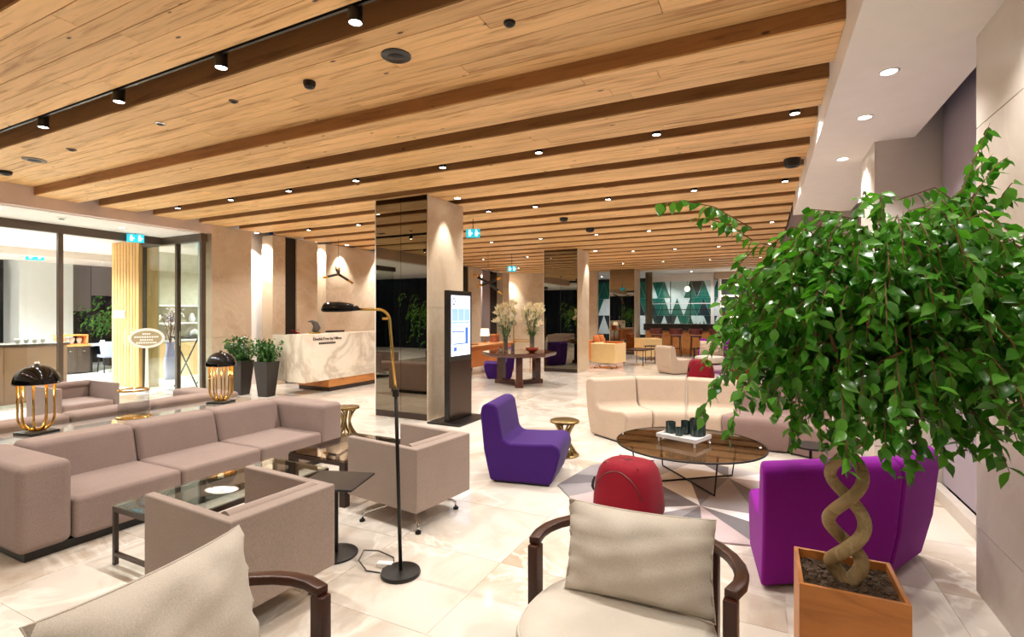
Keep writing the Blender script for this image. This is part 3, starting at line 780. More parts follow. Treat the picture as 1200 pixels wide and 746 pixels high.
def crown(parent, sprigs, mat, n_obj, L, W, rnd, cam_near=None, spacing=.028, branch_mat='twig', leaf_name='leaf', bend=.25):
    """leaves set along drooping sprigs; the nearest n_obj are leaf parts, the rest one foliage part"""
    gv, gf = leaf_geo(L, W, bend); mats = []; tw = MB()
    for pts in sprigs:
        pts = [Vector(p) for p in pts]
        tw.tube(pts, [.0026]*(len(pts)-1)+[.001], 4, False)
        acc = 0
        for a, b in zip(pts, pts[1:]):
            d = b-a; ln = d.length
            while acc < ln:
                p = a + d*(acc/ln); acc += spacing*rnd.uniform(.7, 1.3)
                hd = math.atan2(d.y, d.x) - math.pi/2
                az = hd + rnd.choice((-1, 1))*rnd.uniform(.3, 1.3) if abs(d.z) < .9*ln else rnd.uniform(0, 6.28)
                mats.append(leaf_matrix(p, az, R(rnd.uniform(-80, 5)), R(rnd.uniform(-55, 55)), rnd.uniform(.75, 1.2)))
            acc -= ln
    if cam_near is not None: mats.sort(key=lambda m_: (m_.translation-cam_near).length)
    base = None
    for m_ in mats[:n_obj]:
        if base is None: base = MB().add(gv, gf).build(leaf_name, M[mat], parent, smooth='all'); o = base
        else: o = bpy.data.objects.new(leaf_name, base.data); col.objects.link(o); o.parent = parent
        o.matrix_local = m_
    mb = MB()
    for m_ in mats[n_obj:]: mb.add([m_ @ Vector(v_) for v_ in gv], gf)
    if mb.v:
        o = mb.build('foliage', M[mat], parent, smooth='all'); o['kind'] = 'stuff'
    tw.build('twigs', M[branch_mat], parent)['kind'] = 'stuff'
    return len(mats)

# braided ficus in an oak planter box
px, py = .328, 2.56
t = thing('planter_box', 'square oak planter box with the braided ficus, bottom right', 'planter', (px, py, 0))
mb = MB(); h_, a = .186, .018
for x0, y0, x1, y1 in ((-h_, -h_, h_, -h_+a), (-h_, h_-a, h_, h_), (-h_, -h_+a, -h_+a, h_-a), (h_-a, -h_+a, h_, h_-a)):
    MB().box(x0, y0, 0, x1, y1, .50).build('side_panel', M['planter_wood'], t, bevel=.002, seg=1)
rnd = random.Random(3)
N = 22; g = [(-h_+a + (2*h_-2*a)*i/N, -h_+a + (2*h_-2*a)*j/N, .462 + rnd.uniform(-.006, .008)) for j in range(N+1) for i in range(N+1)]
o = MB().add(g, [(j*(N+1)+i, j*(N+1)+i+1, (j+1)*(N+1)+i+1, (j+1)*(N+1)+i) for j in range(N) for i in range(N)]).box(-h_+a, -h_+a, .05, h_-a, h_-a, .44).build('soil', M['soil'], t); o['kind'] = 'stuff'
mb = MB()
for k in range(160):
    p = Vector((rnd.uniform(-h_+.03, h_-.03), rnd.uniform(-h_+.03, h_-.03), .468)); m_ = leaf_matrix(p, rnd.uniform(0, 6), rnd.uniform(-.4, .4), rnd.uniform(-.4, .4), 1)
    s_ = rnd.uniform(.004, .011); mb.box(-s_, -s_*.6, -.002, s_, s_*.6, .003, 0, m_)
o = mb.build('bark_chips', M['soil'], t); o['kind'] = 'stuff'

ft = thing('ficus_tree', 'weeping ficus with braided twin trunk growing from the oak planter', 'tree', (px, py, .455))
def strand(ph):
    pts = []; rs = []
    for k in range(41):
        u = k/40; z = .0 + .62*u
        amp = .058*min(1, u*5+.15)*(1 - .25*u); q = ph + u*2*math.pi*1.55
        pts.append((amp*math.cos(q)*1.25 + .0*u, amp*math.sin(q)*.8, z)); rs.append(.030 - .009*u)
    return MB().tube(pts, rs, 12).build('trunk', M['bark'], ft, smooth='all')
strand(R(-60)); strand(R(120))
rnd = random.Random(11)
cc = Vector((.14, .14, 1.14))
bt = MB(); sprigs = []
for k in range(16):
    az = rnd.uniform(0, 6.28); el = rnd.uniform(.45, 1.25); rl = rnd.uniform(.35, .62)
    pts = [Vector((0, 0, .60)), Vector((.05*math.cos(az), .05*math.sin(az), .78))]
    e = pts[-1] + Vector((rl*math.cos(el)*math.cos(az), rl*math.cos(el)*math.sin(az), rl*math.sin(el)*1.1))
    pts += [pts[-1].lerp(e, .5) + Vector((0, 0, .05)), e]
    bt.tube(pts, [.016, .012, .008, .004], 6, False)
for _ in range(1):
    bt.build('branches', M['twig'], ft, smooth='all')
def crown_pt(r0, r1):
    while True:
        v_ = Vector((rnd.uniform(-1, 1), rnd.uniform(-1, 1), rnd.uniform(-1, 1)))
        if .05 < v_.length < 1: break
    v_ = v_.normalized() * rnd.uniform(r0, r1)
    return v_
rt = Vector((math.cos(R(26.2)), math.sin(R(26.2)), 0))
for k in range(700):
    v_ = crown_pt(.25, 1.0)
    st = cc + Vector((v_.x*.50, v_.y*.48, v_.z*.50))
    if v_.z < -.3: st = cc + Vector((v_.x*.52, v_.y*.50, v_.z*.45))
    outd = Vector((v_.x, v_.y, 0)); outd = outd.normalized() if outd.length > .05 else Vector((1, 0, 0))
    ln = rnd.uniform(.16, .30)
    sprigs.append([st, st + outd*ln*.45 + Vector((0, 0, ln*.12)), st + outd*ln*.75 - Vector((0, 0, ln*.2)), st + outd*ln*.9 - Vector((0, 0, ln*.62))])
# straggling shoots: left of the crown near the ceiling, upper right, hanging tips
def shoot(a, b, sag=.06):
    a, b = Vector(a), Vector(b); sprigs.append([a, a.lerp(b, .4) + Vector((0, 0, sag)), a.lerp(b, .75) + Vector((0, 0, sag*.8)), b])
L_ = lambda lat, dep, z: tuple(rt*lat + Vector((-rt.y, rt.x, 0))*dep + Vector((0, 0, z)))
shoot(L_(-.38, .05, 1.52), L_(-.80, .02, 1.62), .05); shoot(L_(-.40, .0, 1.46), L_(-.66, 0, 1.55), .03)
shoot(L_(.42, .0, 1.50), L_(.66, .05, 1.98), .0); shoot(L_(.45, .1, 1.5), L_(.72, .1, 1.86), .03); shoot(L_(.4, -.1, 1.5), L_(.64, -.05, 1.80), .05)
for q in range(16):
    a = rnd.uniform(-.50, .55); b = rnd.uniform(-.25, .25)
    shoot(L_(a, b, .98), L_(a + rnd.uniform(-.14, .14), b + rnd.uniform(-.1, .1), rnd.uniform(.52, .72) if a > 0 else rnd.uniform(.66, .8)), .02)
for q in range(26):
    a = rnd.uniform(-.30, .34); b = rnd.uniform(-.34, .1)
    shoot(L_(a, b, .95), L_(a + rnd.uniform(-.1, .1), b - rnd.uniform(0, .1), rnd.uniform(.53, .70)), .02)
for q in range(22):
    a = rnd.uniform(.25, .55); b = rnd.uniform(-.1, .25)
    shoot(L_(a, b, 1.45 + .25*(a-.25)), L_(a + rnd.uniform(.0, .2), b + rnd.uniform(-.1, .1), rnd.uniform(1.50, 1.60) + .5*(a-.25)), .05)
shoot(L_(-.5, 0, .95), L_(-.62, 0, .70), .02); shoot(L_(-.46, -.1, .92), L_(-.55, -.1, .62), .02)
shoot(L_(.5, -.1, 1.0), L_(.66, -.15, .66), .05); shoot(L_(.45, -.2, .95), L_(.60, -.2, .60), .05); shoot(L_(.1, -.15, .85), L_(.12, -.2, .5), .0)
def keep_off_wall(p):
    p = Vector(p); lim = .64
    if p.x > lim: p.x = lim + (p.x-lim)*.12
    return p
sprigs = [[keep_off_wall(p) for p in sp_] for sp_ in sprigs]
NL = crown(ft, sprigs, 'ficus_leaf', 300, .060, .037, rnd, Vector((0, 0, 1.6)) - Vector((px, py, .455)), .021)
print('ficus leaves', NL)

def potted_shrub(label, loc, h, w_, seed, group=None, pot_h=.68):
    rr_ = random.Random(seed)
    p = thing('tall_planter', 'tapered anthracite planter ' + label, 'planter', loc, 8)
    mb = MB()
    def sq(s_, z): return [(-s_, -s_, z), (s_, -s_, z), (s_, s_, z), (-s_, s_, z)]
    mb.loft([sq(.11, 0), sq(.17, pot_h), sq(.158, pot_h), sq(.152, pot_h-.05)]).build('pot', M['pot_dark'], p, bevel=.006, seg=1)
    MB().loft([sq(.145, pot_h-.09), sq(.15, pot_h-.045)]).build('soil', M['soil'], p)
    s_ = thing('shrub', 'dark green leafy shrub in planter ' + label, 'plant', (loc[0], loc[1], loc[2]+pot_h-.045))
    sp_ = []
    for k in range(64):
        az = rr_.uniform(0, 6.28); tl = rr_.uniform(.05, .55); ln = h*rr_.uniform(.6, 1)
        a = Vector((.12*rr_.uniform(-1, 1), .12*rr_.uniform(-1, 1), 0)); dv = Vector((math.sin(tl)*math.cos(az)*w_/h*1.4, math.sin(tl)*math.sin(az)*w_/h*1.4, math.cos(tl)))
        sp_.append([a, a+dv*ln*.35, a+dv*ln*.75, a+dv*ln])
    crown(s_, sp_, 'shrub_leaf', 110, .08, .045, rr_, Vector((-loc[0], -loc[1], 0)), .04, 'lily_leaf', bend=.1)
potted_shrub('nearer the reception desk', (-8.66, 6.74, 0), .52, .40, 5)
potted_shrub('nearer the glass doors, left of its twin', (-9.3, 6.66, 0), .58, .45, 6)

def small_tree(label, loc, h, w_, seed, pot=True):
    rr_ = random.Random(seed)
    s_ = thing('ficus_tree', label, 'tree', loc)
    if pot: MB().loft([[(-.2, -.2, 0), (.2, -.2, 0), (.2, .2, 0), (-.2, .2, 0)], [(-.22, -.22, .45), (.22, -.22, .45), (.22, .22, .45), (-.22, .22, .45)]]).build('pot', M['pot_dark'], s_)
    MB().tube([(0, 0, .4), (.03, .02, .9), (0, 0, h*.65)], [.03, .025, .015], 8).build('trunk', M['bark'], s_, smooth='all')
    sp_ = []
    for k in range(110):
        v_ = Vector((rr_.gauss(0, .4), rr_.gauss(0, .4), rr_.gauss(0, .42)))
        st = Vector((v_.x*w_, v_.y*w_, h*.68 + v_.z*w_*.9)); od = Vector((v_.x, v_.y, 0)).normalized()
        sp_.append([st, st+od*.12, st+od*.2-Vector((0, 0, .12)), st+od*.22-Vector((0, 0, .25))])
    crown(s_, sp_, 'ficus_leaf', 40, .075, .04, rr_, None, .04)
small_tree('ficus tree by the dark window inside the glazed restaurant', (-18.3, 8.75, 0), 2.2, .6, 21)
small_tree('ficus tree behind the viewer that the bronze column mirror reflects', (-9.3, -.9, 0), 2.4, .9, 22)

# ================================================================ RECEPTION
t = thing('reception_desk', 'white veined marble reception desk on a timber plinth', 'desk', (-8.22, 9.2, 0))
MB().box(-.25, -2.15, .25, .23, 2.1, 1.2).build('marble_body', M['calacatta'], t, bevel=.004, seg=1)
MB().box(-.7, -1.5, .09, .21, 2.05, .248).build('timber_plinth', M['tan'], t)
MB().box(-.68, -1.48, 0, .20, 2.04, .09).build('base', M['espresso'], t)
MB().box(-.75, -1.9, .74, -.27, 2.1, .78).build('work_surface', M['tan'], t)
MB().box(-.72, -2.1, .25, -.26, -2.06, 1.19).build('return_panel', M['calacatta'], t)
def text(body, size, parent, loc, rot, mat, name='lettering', ext=.004, align='CENTER'):
    cu = bpy.data.curves.new(name, 'FONT'); cu.body = body; cu.size = size; cu.extrude = ext; cu.align_x = align; cu.align_y = 'CENTER'; cu.resolution_u = 2
    tmp = bpy.data.objects.new('tmp', cu); col.objects.link(tmp)
    bpy.context.view_layer.update()
    me = bpy.data.meshes.new_from_object(tmp); bpy.data.objects.remove(tmp)
    me.materials.clear(); me.materials.append(M[mat])
    o = bpy.data.objects.new(name, me); col.objects.link(o); o.parent = parent; o.location = loc; o.rotation_euler = rot; o['kind'] = 'stuff'
    return o
FX = (R(90), 0, R(90))     # text facing +X
text('DoubleTree by Hilton', .085, t, (.236, -1.55, 1.10), FX, 'espresso')
mb = MB()
for k in range(9): mb.box(.23, -1.78+.05*k, .99, .238, -1.745+.05*k, 1.03)
mb.build('small_lettering', M['espresso'], t)
o = thing('desk_sculpture', 'grey feathered sculpture on the near end of reception desk', 'sculpture', (-8.25, 7.55, 1.2))
MB().box(-.08, -.08, 0, .08, .08, .03).build('base', M['gold'], o)
MB().tube([(0, 0, .03), (.02, .04, .12), (0, .02, .2), (-.02, -.06, .26), (-.03, -.14, .25)], [.07, .075, .06, .03, .01], 10).build('body', M['cord'], o, smooth='all')
o = thing('sign_holder', 'small framed notice standing on the reception desk by the column', 'sign', (-8.25, 10.2, 1.2), 90)
MB().box(-.2, -.01, 0, .2, .01, .14).build('frame', M['tan'], o); MB().box(-.18, -.014, .02, .18, -.01, .12).build('notice', M['white'], o)
o = thing('monitor', 'dark desktop monitor behind the reception desk', 'monitor', (-8.75, 8.6, .782), 90)
MB().box(-.1, -.08, 0, .1, .08, .012).build('stand', M['black'], o); MB().box(-.02, -.01, .012, .02, .01, .15).build('neck', M['black'], o); MB().box(-.27, -.02, .12, .27, .02, .45).build('display', M['black'], o)
o = thing('flower_pot', 'red potted flowers in the dark opening beside the reception wall', 'plant', (-9.78, 8.36, 0))
MB().cyl((0, 0, 0), .09, 0, .9, 16, 0, .12).build('pot', M['pot_dark'], o)
mb = MB(); rq = random.Random(4)
for k in range(40):
    m_ = leaf_matrix(Vector((rq.uniform(-.08, .08), rq.uniform(-.06, .06), .9+rq.uniform(0, .35))), rq.uniform(0, 6), rq.uniform(-1, .3), 0, 1); v_, f_ = leaf_geo(.12, .07); mb.add([m_ @ Vector(q) for q in v_], f_)
mb.build('flowers', M['red'], o)['kind'] = 'stuff'

def tube_pendant(label, loc, rz, s=1):
    o = thing('pendant_lamp', label, 'lamp', loc, rz)
    MB().tube([(0, 0, 0), (0, 0, 3.40-loc[2])], .006, 6).build('rod', M['agedbrass'], o)
    for k, (a, el, ln) in enumerate(((0, -.55, .42), (2.2, .5, .40), (3.5, -.25, .36), (5.2, .35, .34))):
        dv = Vector((math.cos(a)*math.cos(el), math.sin(a)*math.cos(el), math.sin(el)))*s
        MB().tube([dv*.02, dv*ln*.7], .03*s, 10).build('lamp_tube', M['black'], o, smooth=True)
        MB().tube([dv*ln*.7, dv*ln], .027*s, 10).build('lamp_tip', M['gold'], o, smooth=True)
    MB().lathe([(.001, -.05), (.05, 0), (.001, .05)], 12).build('hub', M['gold'], o, smooth='all')
tube_pendant('branching black and gold pendant lamp above the marble reception desk', (-9.1, 9.05, 2.56), 20)
tube_pendant('branching black and gold pendant lamp above the tan concierge desk', (-6.9, 12.5, 2.48), 60, 1.3)
# ================================================================ KIOSK BY THE COLUMN
t = thing('display_kiosk', 'tall black digital display kiosk in front of the nearest column', 'kiosk', (-4.10, 6.50, 0))
MB().box(-.28, -.42, 0, .28, .42, .028).build('base', M['black'], t, bevel=.004, seg=1)
MB().box(-.045, -.32, .028, .04, .32, 1.95).build('body', M['black'], t, bevel=.004, seg=1)
MB().box(.04, -.30, .05, .044, .30, .90).build('lower_panel', plain('bronze panel', '4c3f36', .2, .8), t)
s_ = MB().box(.04, -.265, .98, .046, .265, 1.88).build('screen', M['screen'], t)
mb = MB()
for k in range(3): mb.box(.046, -.25+.17*k, 1.50, .047, -.09+.17*k, 1.68)
for k in range(3): mb.box(.046, -.25+.17*k, 1.46, .047, -.09+.17*k, 1.49)
mb.build('screen_tiles', M['screen_b'], s_)
mb = MB().box(.046, -.24, 1.33, .0472, .1, 1.345).box(.046, -.22, 1.15, .0472, .12, 1.165).box(.046, .12, 1.15, .0472, .2, 1.40).box(.046, -.23, 1.33, .0472, -.21, 1.43).box(.046, -.2, 1.05, .0472, -.12, 1.11)
mb.build('screen_drawing', M['screen_d'], s_)
MB().tube([(.0475, -.2+.03*math.cos(a), 1.79+.045*math.sin(a)) for a in [2*math.pi*k/16 for k in range(17)]], .005, 5).box(.046, -.23, 1.735, .048, -.17, 1.742).build('screen_logo', M['espresso'], s_)

# oval restaurant sign on a stand
t = thing('sign_stand', 'white oval restaurant sign on a slim stand by the slatted pier', 'sign', (-11.05, 5.86, 0), 58)
MB().cyl((0, 0, 0), .17, 0, .02, 28).build('base', M['white'], t)
MB().loft([[(-.035, -.012, .02), (.035, -.012, .02), (.035, .012, .02), (-.035, .012, .02)], [(-.02, -.012, .95), (.02, -.012, .95), (.02, .012, .95), (-.02, .012, .95)]]).build('post', M['white'], t)
def oval(a, b, y0, y1): return [[(a*math.cos(2*math.pi*k/40), y, 1.12+b*math.sin(2*math.pi*k/40)) for k in range(40)] for y in (y0, y1)]
MB().loft(oval(.30, .20, -.02, .02)).build('sign_board', M['white'], t)
MB().loft(oval(.25, .15, -.024, -.018)).build('sign_face', plain('sign sand', 'a99a78', .5), t)
mb = MB()
for zz, hw, n in ((1.205, .07, 4), (1.145, .2, 10), (1.085, .11, 6), (1.03, .17, 9)):
    for k in range(n):
        xa = -hw + 2*hw*k/n; mb.box(xa, -.026, zz-.016, xa + 2*hw/n*.75, -.0235, zz+.016)
mb.build('small_lettering', M['plastic_w'], t)
for k, x in enumerate((-12.83, -12.60)):
    o = thing('switch_plate', 'white %s plate on the slatted timber pier' % ('left control' if k == 0 else 'right switch'), 'switch', (x, 6.19, 1.6))
    MB().box(-.1, -.012, -.08, .1, .0, .08).build('plate', M['plastic_w'], o)
    for j in range(2 if k == 0 else 3): MB().box(-.06+.06*j, -.016, .0, -.03+.06*j, -.012, .035).build('button', M['cord'], o)

# ================================================================ HALL BEYOND THE COLUMN
t = thing('centre_table', 'dark mahogany octagonal table on three ribbed legs, bearing the lilies', 'table', (-4.95, 10.42, 0))
oc = lambda r, z, n=8: [(r*math.cos(2*math.pi*(k+.5)/n), r*math.sin(2*math.pi*(k+.5)/n), z) for k in range(n)]
MB().loft([oc(.80, .66), oc(.84, .68), oc(.86, .745), oc(.84, .755)]).build('tabletop', M['mahogany'], t, bevel=.006, seg=1)
for k in range(3):
    a = R(-64+120*k); x, y = .47*math.cos(a), .47*math.sin(a)
    mb = MB()
    for j in range(12): mb.box(-.075, -.075, .10+j*.047, .075, .075, .10+j*.047+.036).box(-.066, -.066, .10+j*.047+.036, .066, .066, .10+j*.047+.047)
    o = mb.build('leg', M['mahogany'], t, loc=(x, y, 0), rot=(0, 0, a))
    MB().box(-.05, -.09, 0, .60, .09, .10).build('foot_beam', M['mahogany'], t, loc=(0, 0, 0), rot=(0, 0, a), bevel=.006, seg=1)
def lily_vase(label, loc, seed, r=.055, h=.34):
    rq = random.Random(seed)
    v_ = thing('flower_vase', label, 'vase', loc)
    MB().lathe([(.001, .004), (r, .004), (r, h), (r-.006, h), (r-.006, .02), (.001, .02)], 24).build('glass_cylinder', M['grey_glass'], v_, smooth=True)
    st = MB(); lf = MB(); n_f = 0; fme = None
    for k in range(16):
        az = rq.uniform(0, 6.28); sp_ = rq.uniform(.04, .26); top = Vector((sp_*math.cos(az), sp_*math.sin(az), rq.uniform(.62, 1.08)))
        st.tube([(0, 0, .03), (top.x*.25, top.y*.25, h), tuple(top)], .006, 5)
        for j in range(5):
            p = Vector((top.x*.25, top.y*.25, h)).lerp(top, rq.uniform(0, .9)); m_ = leaf_matrix(p, rq.uniform(0, 6.28), rq.uniform(-.2, .8), 0, 1)
            g_, f_ = leaf_geo(.17, .04); lf.add([m_ @ Vector(q) for q in g_], f_)
        for j in range(3):
            p = top + Vector((rq.uniform(-.05, .05), rq.uniform(-.05, .05), rq.uniform(-.08, .03)))
            if fme is None:
                fb = MB(); g_, f_ = leaf_geo(.12, .05, -.35, .2)
                for q in range(6):
                    m_ = Matrix.Rotation(q*math.pi/3, 4, 'Z') @ Matrix.Rotation(R(38), 4, 'X'); fb.add([m_ @ Vector(z) for z in g_], f_)
                o = fb.build('lily_bloom', M['lily'], v_, smooth='all'); fme = o.data
            else: o = bpy.data.objects.new('lily_bloom', fme); col.objects.link(o); o.parent = v_
            o.location = p; o.rotation_euler = (rq.uniform(-.9, .9), rq.uniform(-.9, .9), rq.uniform(0, 6))
    st.build('stems', M['lily_leaf'], v_)['kind'] = 'stuff'; lf.build('leaves', M['lily_leaf'], v_)['kind'] = 'stuff'
lily_vase('left glass vase of cream lilies on the octagonal mahogany table', (-5.26, 10.35, .755), 1)
lily_vase('right glass vase of cream lilies on the octagonal mahogany table', (-4.66, 10.5, .755), 2)
o = thing('bowl', 'rust red bowl on the octagonal mahogany table beside the vases', 'bowl', (-4.55, 10.25, .755))
MB().lathe([(.05, 0), (.12, .04), (.15, .10), (.14, .10), (.11, .045), (.01, .015)], 24).build('body', plain('rust glaze', '8e3a22', .2), o, smooth='all')
for k, (x, y, hh) in enumerate(((-5.25, 10.1, .12), (-4.93, 10.05, .2))):
    o = thing('candle_jar', ('short' if k == 0 else 'taller violet') + ' glass candle jar at the front of the mahogany table', 'candle', (x, y, .755))
    MB().lathe([(.001, .002), (.045, .002), (.045, hh), (.041, hh), (.041, .01), (.001, .01)], 20).build('jar', M['grey_glass'], o, smooth=True)
    MB().cyl((0, 0, 0), .035, .012, hh*.7, 16).build('wax', M['violet' if k else 'lily'], o)

# concierge desk
t = thing('concierge_desk', 'long tan timber desk on slim legs left of the lily table', 'desk', (-7.0, 12.3, 0))
MB().box(-.4, -1.4, .735, .4, 1.4, .78).build('tabletop', M['tan'], t, bevel=.004, seg=1)
MB().box(.30, -1.36, .22, .33, 1.36, .735).build('front_panel', M['orange'], t)
for y in (-1.3, 0, 1.3):
    for x in (-.33, .27): MB().box(x-.02, y-.02, 0, x+.02, y+.02, .735).build('leg', M['blackmetal'], t)
o = thing('laptop', 'open dark laptop on the tan concierge desk', 'laptop', (-7.0, 11.75, .78), 90)
MB().box(-.17, -.12, 0, .17, .12, .015).build('keyboard', M['black'], o); MB().box(-.17, .0, 0, .17, .012, .24).build('lid', M['black'], o, loc=(0, .12, .012), rot=(R(-18), 0, 0))
o = thing('table_lamp', 'small table lamp with cream drum shade on the concierge desk', 'lamp', (-7.15, 12.75, .78))
MB().lathe([(.001, 0), (.08, 0), (.07, .02), (.02, .04), (.02, .2), (.001, .2)], 16).build('base', M['gold'], o, smooth=True)
MB().lathe([(.13, .2), (.115, .40)], 24).build('lamp_shade', M['shade_lit'], o, smooth='all')
o = thing('desk_box', 'brown box standing on far end of the concierge desk', 'box', (-7.1, 13.25, .78)); MB().box(-.1, -.12, 0, .1, .12, .2).build('body', M['painting'], o); MB().box(-.105, -.125, .2, .105, .125, .23).build('lid', M['tan'], o)
slipper_chair('dark violet armless chair in front of the concierge desk, behind the kiosk', (-5.95, 11.35, 0), -60, 'violet', w_=.7)
t = thing('luggage_stand', 'slender brass luggage rail behind the lily table', 'stand', (-5.9, 12.6, 0))
for x in (-.25, .25): MB().tube([(x, 0, 0), (x, 0, 1.5)], .014, 8).build('post', M['gold'], t)
for z in (.5, .85): MB().tube([(-.25, 0, z), (.25, 0, z)], .012, 8).build('rail', M['gold'], t)
MB().tube([(-.25, 0, .9), (.25, 0, .9)], .012, 8).build('rail', M['gold'], t)
o = thing('painting', 'rust coloured abstract painting on the far end wall', 'painting', (-7.55, 20.39, 1.5))
MB().box(-.42, -.04, -.55, .42, 0, .55).build('frame', M['tan'], o); MB().box(-.39, -.045, -.52, .39, -.04, .52).build('canvas', M['painting'], o)

# lounge between the second and third column
G = 'lounge by the bar'
cube_armchair('butter yellow box armchair on chrome feet, back turned, nearest the second column', (-4.1, 14.9, 0), 170, 'yellow', None, .78, .78, .17, .74)
cube_armchair('butter yellow box armchair farther off, near the bar stools', (-3.6, 18.3, 0), -60, 'yellow', None, .75, .75, .12, .74)
slipper_chair('sand coloured armless lounge chair left of the two distant red poufs', (-2.12, 14.3, 0), 138, 'cream', w_=.66)
t = thing('sofa', 'orange sofa with upright cushions beyond the second column', 'sofa', (-4.85, 17.2, 0), 90)
MB().box(-.9, -.42, .08, .9, .42, .40).build('seat', M['orange'], t, bevel=.03)
MB().box(-.9, .24, .40, .9, .42, .72).build('backrest', M['orange'], t, bevel=.03)
for x in (-.98, .86): MB().box(x, -.42, .08, x+.12, .42, .62).build('arm', M['orange'], t, bevel=.02)
for x in (-.85, .85):
    for y in (-.36, .36): MB().box(x-.02, y-.02, 0, x+.02, y+.02, .08).build('leg', M['blackmetal'], t)
for k, x in enumerate((-.55, .05)):
    o = pillow_mb(.55, .5, .16, 30+k, .003).build('scatter_cushion', M['orange'], None, smooth='all', loc=(-4.98, 17.2+x, .66), rot=(R(-12), 0, R(90)))
    tag(o, ('nearer' if k == 0 else 'farther') + ' orange scatter cushion propped on the orange sofa', 'cushion')
for k, (x, y, hx, hy, z, lab) in enumerate(((-3.45, 16.2, .35, .55, .50, 'low timber topped table on black wire legs beside the orange sofa'), (-3.0, 17.15, .42, .3, .56, 'taller timber topped table on black wire legs before the yellow armchair'))):
    t = thing('side_table', lab, 'table', (x, y, 0), -10)
    MB().box(-hx, -hy, z-.03, hx, hy, z).build('tabletop', M['walnut'], t)
    for sx in (-1, 1):
        for sy in (-1, 1): MB().tube([(sx*(hx-.04), sy*(hy-.04), 0), (sx*(hx-.04), sy*(hy-.04), z-.03)], .012, 6).build('leg', M['blackmetal'], t)
pouf('left one of two crimson poufs behind the curved modular sofa', (-1.28, 12.75, 0), 8, None, 1.22)
pouf('right one of two crimson poufs behind the curved modular sofa', (-.33, 12.6, 0), -6, None, 1.22)
wood_armchair('round cream armchair with walnut arms just behind the distant red poufs', (-1.25, 15.0, 0), -6, 1.05)
scatter_pillow('sand cushion standing on the armchair behind the red poufs', .64, .40, .17, (-1.23, 15.1, .66), (R(-12), 0, R(-4)), 8, 'cream')
def wire_table(label, loc, r, z):
    t = thing('wire_table', label, 'table', loc)
    MB().cyl((0, 0, 0), r, z, z+.015, 32).build('tabletop', M['smoke'], t)
    MB().tube([(r*math.cos(2*math.pi*k/24), r*math.sin(2*math.pi*k/24), z) for k in range(25)], .012, 6).build('rim', M['blackmetal'], t)
    for k in range(5):
        a = 2*math.pi*k/5; MB().tube([(r*.9*math.cos(a), r*.9*math.sin(a), 0), (r*.9*math.cos(a), r*.9*math.sin(a), z)], .01, 6).build('leg', M['blackmetal'], t)
    MB().tube([(r*.9*math.cos(2*math.pi*k/24), r*.9*math.sin(2*math.pi*k/24), .012) for k in range(25)], .01, 6).build('foot_ring', M['blackmetal'], t)
wire_table('round black wire table right of the distant cream armchair', (-.28, 14.95, 0), .42, .45)
wire_table('smaller round black wire table beside the right red pouf', (.25, 13.9, 0), .34, .38)
slipper_y = 18.4
t = thing('modular_sofa', 'long magenta purple sofa in front of the distant bar', 'sofa', (0, 0, 0))
xs = (-1.9, -1.1, -.3, .45)
for k, (a, b) in enumerate(zip(xs, xs[1:])): slipper_module(MB(), (a, slipper_y+.4), (a, slipper_y-.4), (b, slipper_y+.4), (b, slipper_y-.4)).build('module', M['purple'], t, bevel=.03)
t = thing('glass_counter', 'pale glass counter end standing at right of the distant bar', 'counter', (.35, 20.2, 0))
MB().box(-.4, -.3, 0, .4, .3, 1.2).build('body', plain('frosted panel', 'dcebea', .3), t); MB().box(-.43, -.33, 1.2, .43, .33, 1.25).build('counter_top', M['black'], t)

# bar
t = thing('bar_counter', 'long bar with black top and sand coloured front at the far end', 'bar', (-1.95, 21.1, 0))
MB().box(-2.25, -.3, 0, 2.0, .3, .96).build('front_body', plain('sand laminate', 'b79c78', .5), t)
for k in range(6): MB().box(-2.22+.7*k, -.315, .05, -2.22+.7*k+.66, -.3, .92).build('front_panel', M['tan'], t)
MB().box(-2.3, -.42, .96, 2.05, .36, 1.22).build('counter_top', M['black'], t, bevel=.01, seg=1)
def bar_stool(label, loc, rz):
    s_ = thing('bar_stool', label, 'stool', loc, rz, 'maroon stools along the bar')
    MB().cyl((0, 0, 0), .21, .74, .80, 20).build('seat', M['maroon'], s_, bevel=.02)
    pts = [(.23*math.sin(R(a)), .05+.2*math.cos(R(a))) for a in range(-100, 101, 20)]
    MB().loft([[(x, y, .84) for x, y in pts]+[(x*.85, y*.85, .84) for x, y in pts[::-1]], [(x*1.05, y*1.05, 1.06) for x, y in pts]+[(x*.9, y*.9, 1.06) for x, y in pts[::-1]]]).build('backrest', M['maroon'], s_, bevel=.015)
    for x in (-.15, .15):
        for y in (-.15, .15): MB().tube([(x*1.25, y*1.25, 0), (x, y, .75)], .014, 6).build('leg', M['blackmetal'], s_)
    MB().tube([(-.17, -.17, .3), (.17, -.17, .3), (.17, .17, .3), (-.17, .17, .3), (-.17, -.17, .3)], .01, 6).build('footrest', M['blackmetal'], s_)
    return s_
for k in range(5):
    bar_stool('maroon bar stool with curved back, %s from the left along the bar' % ORD[k], (-3.62 + .72*k, 20.05, 0), 180)
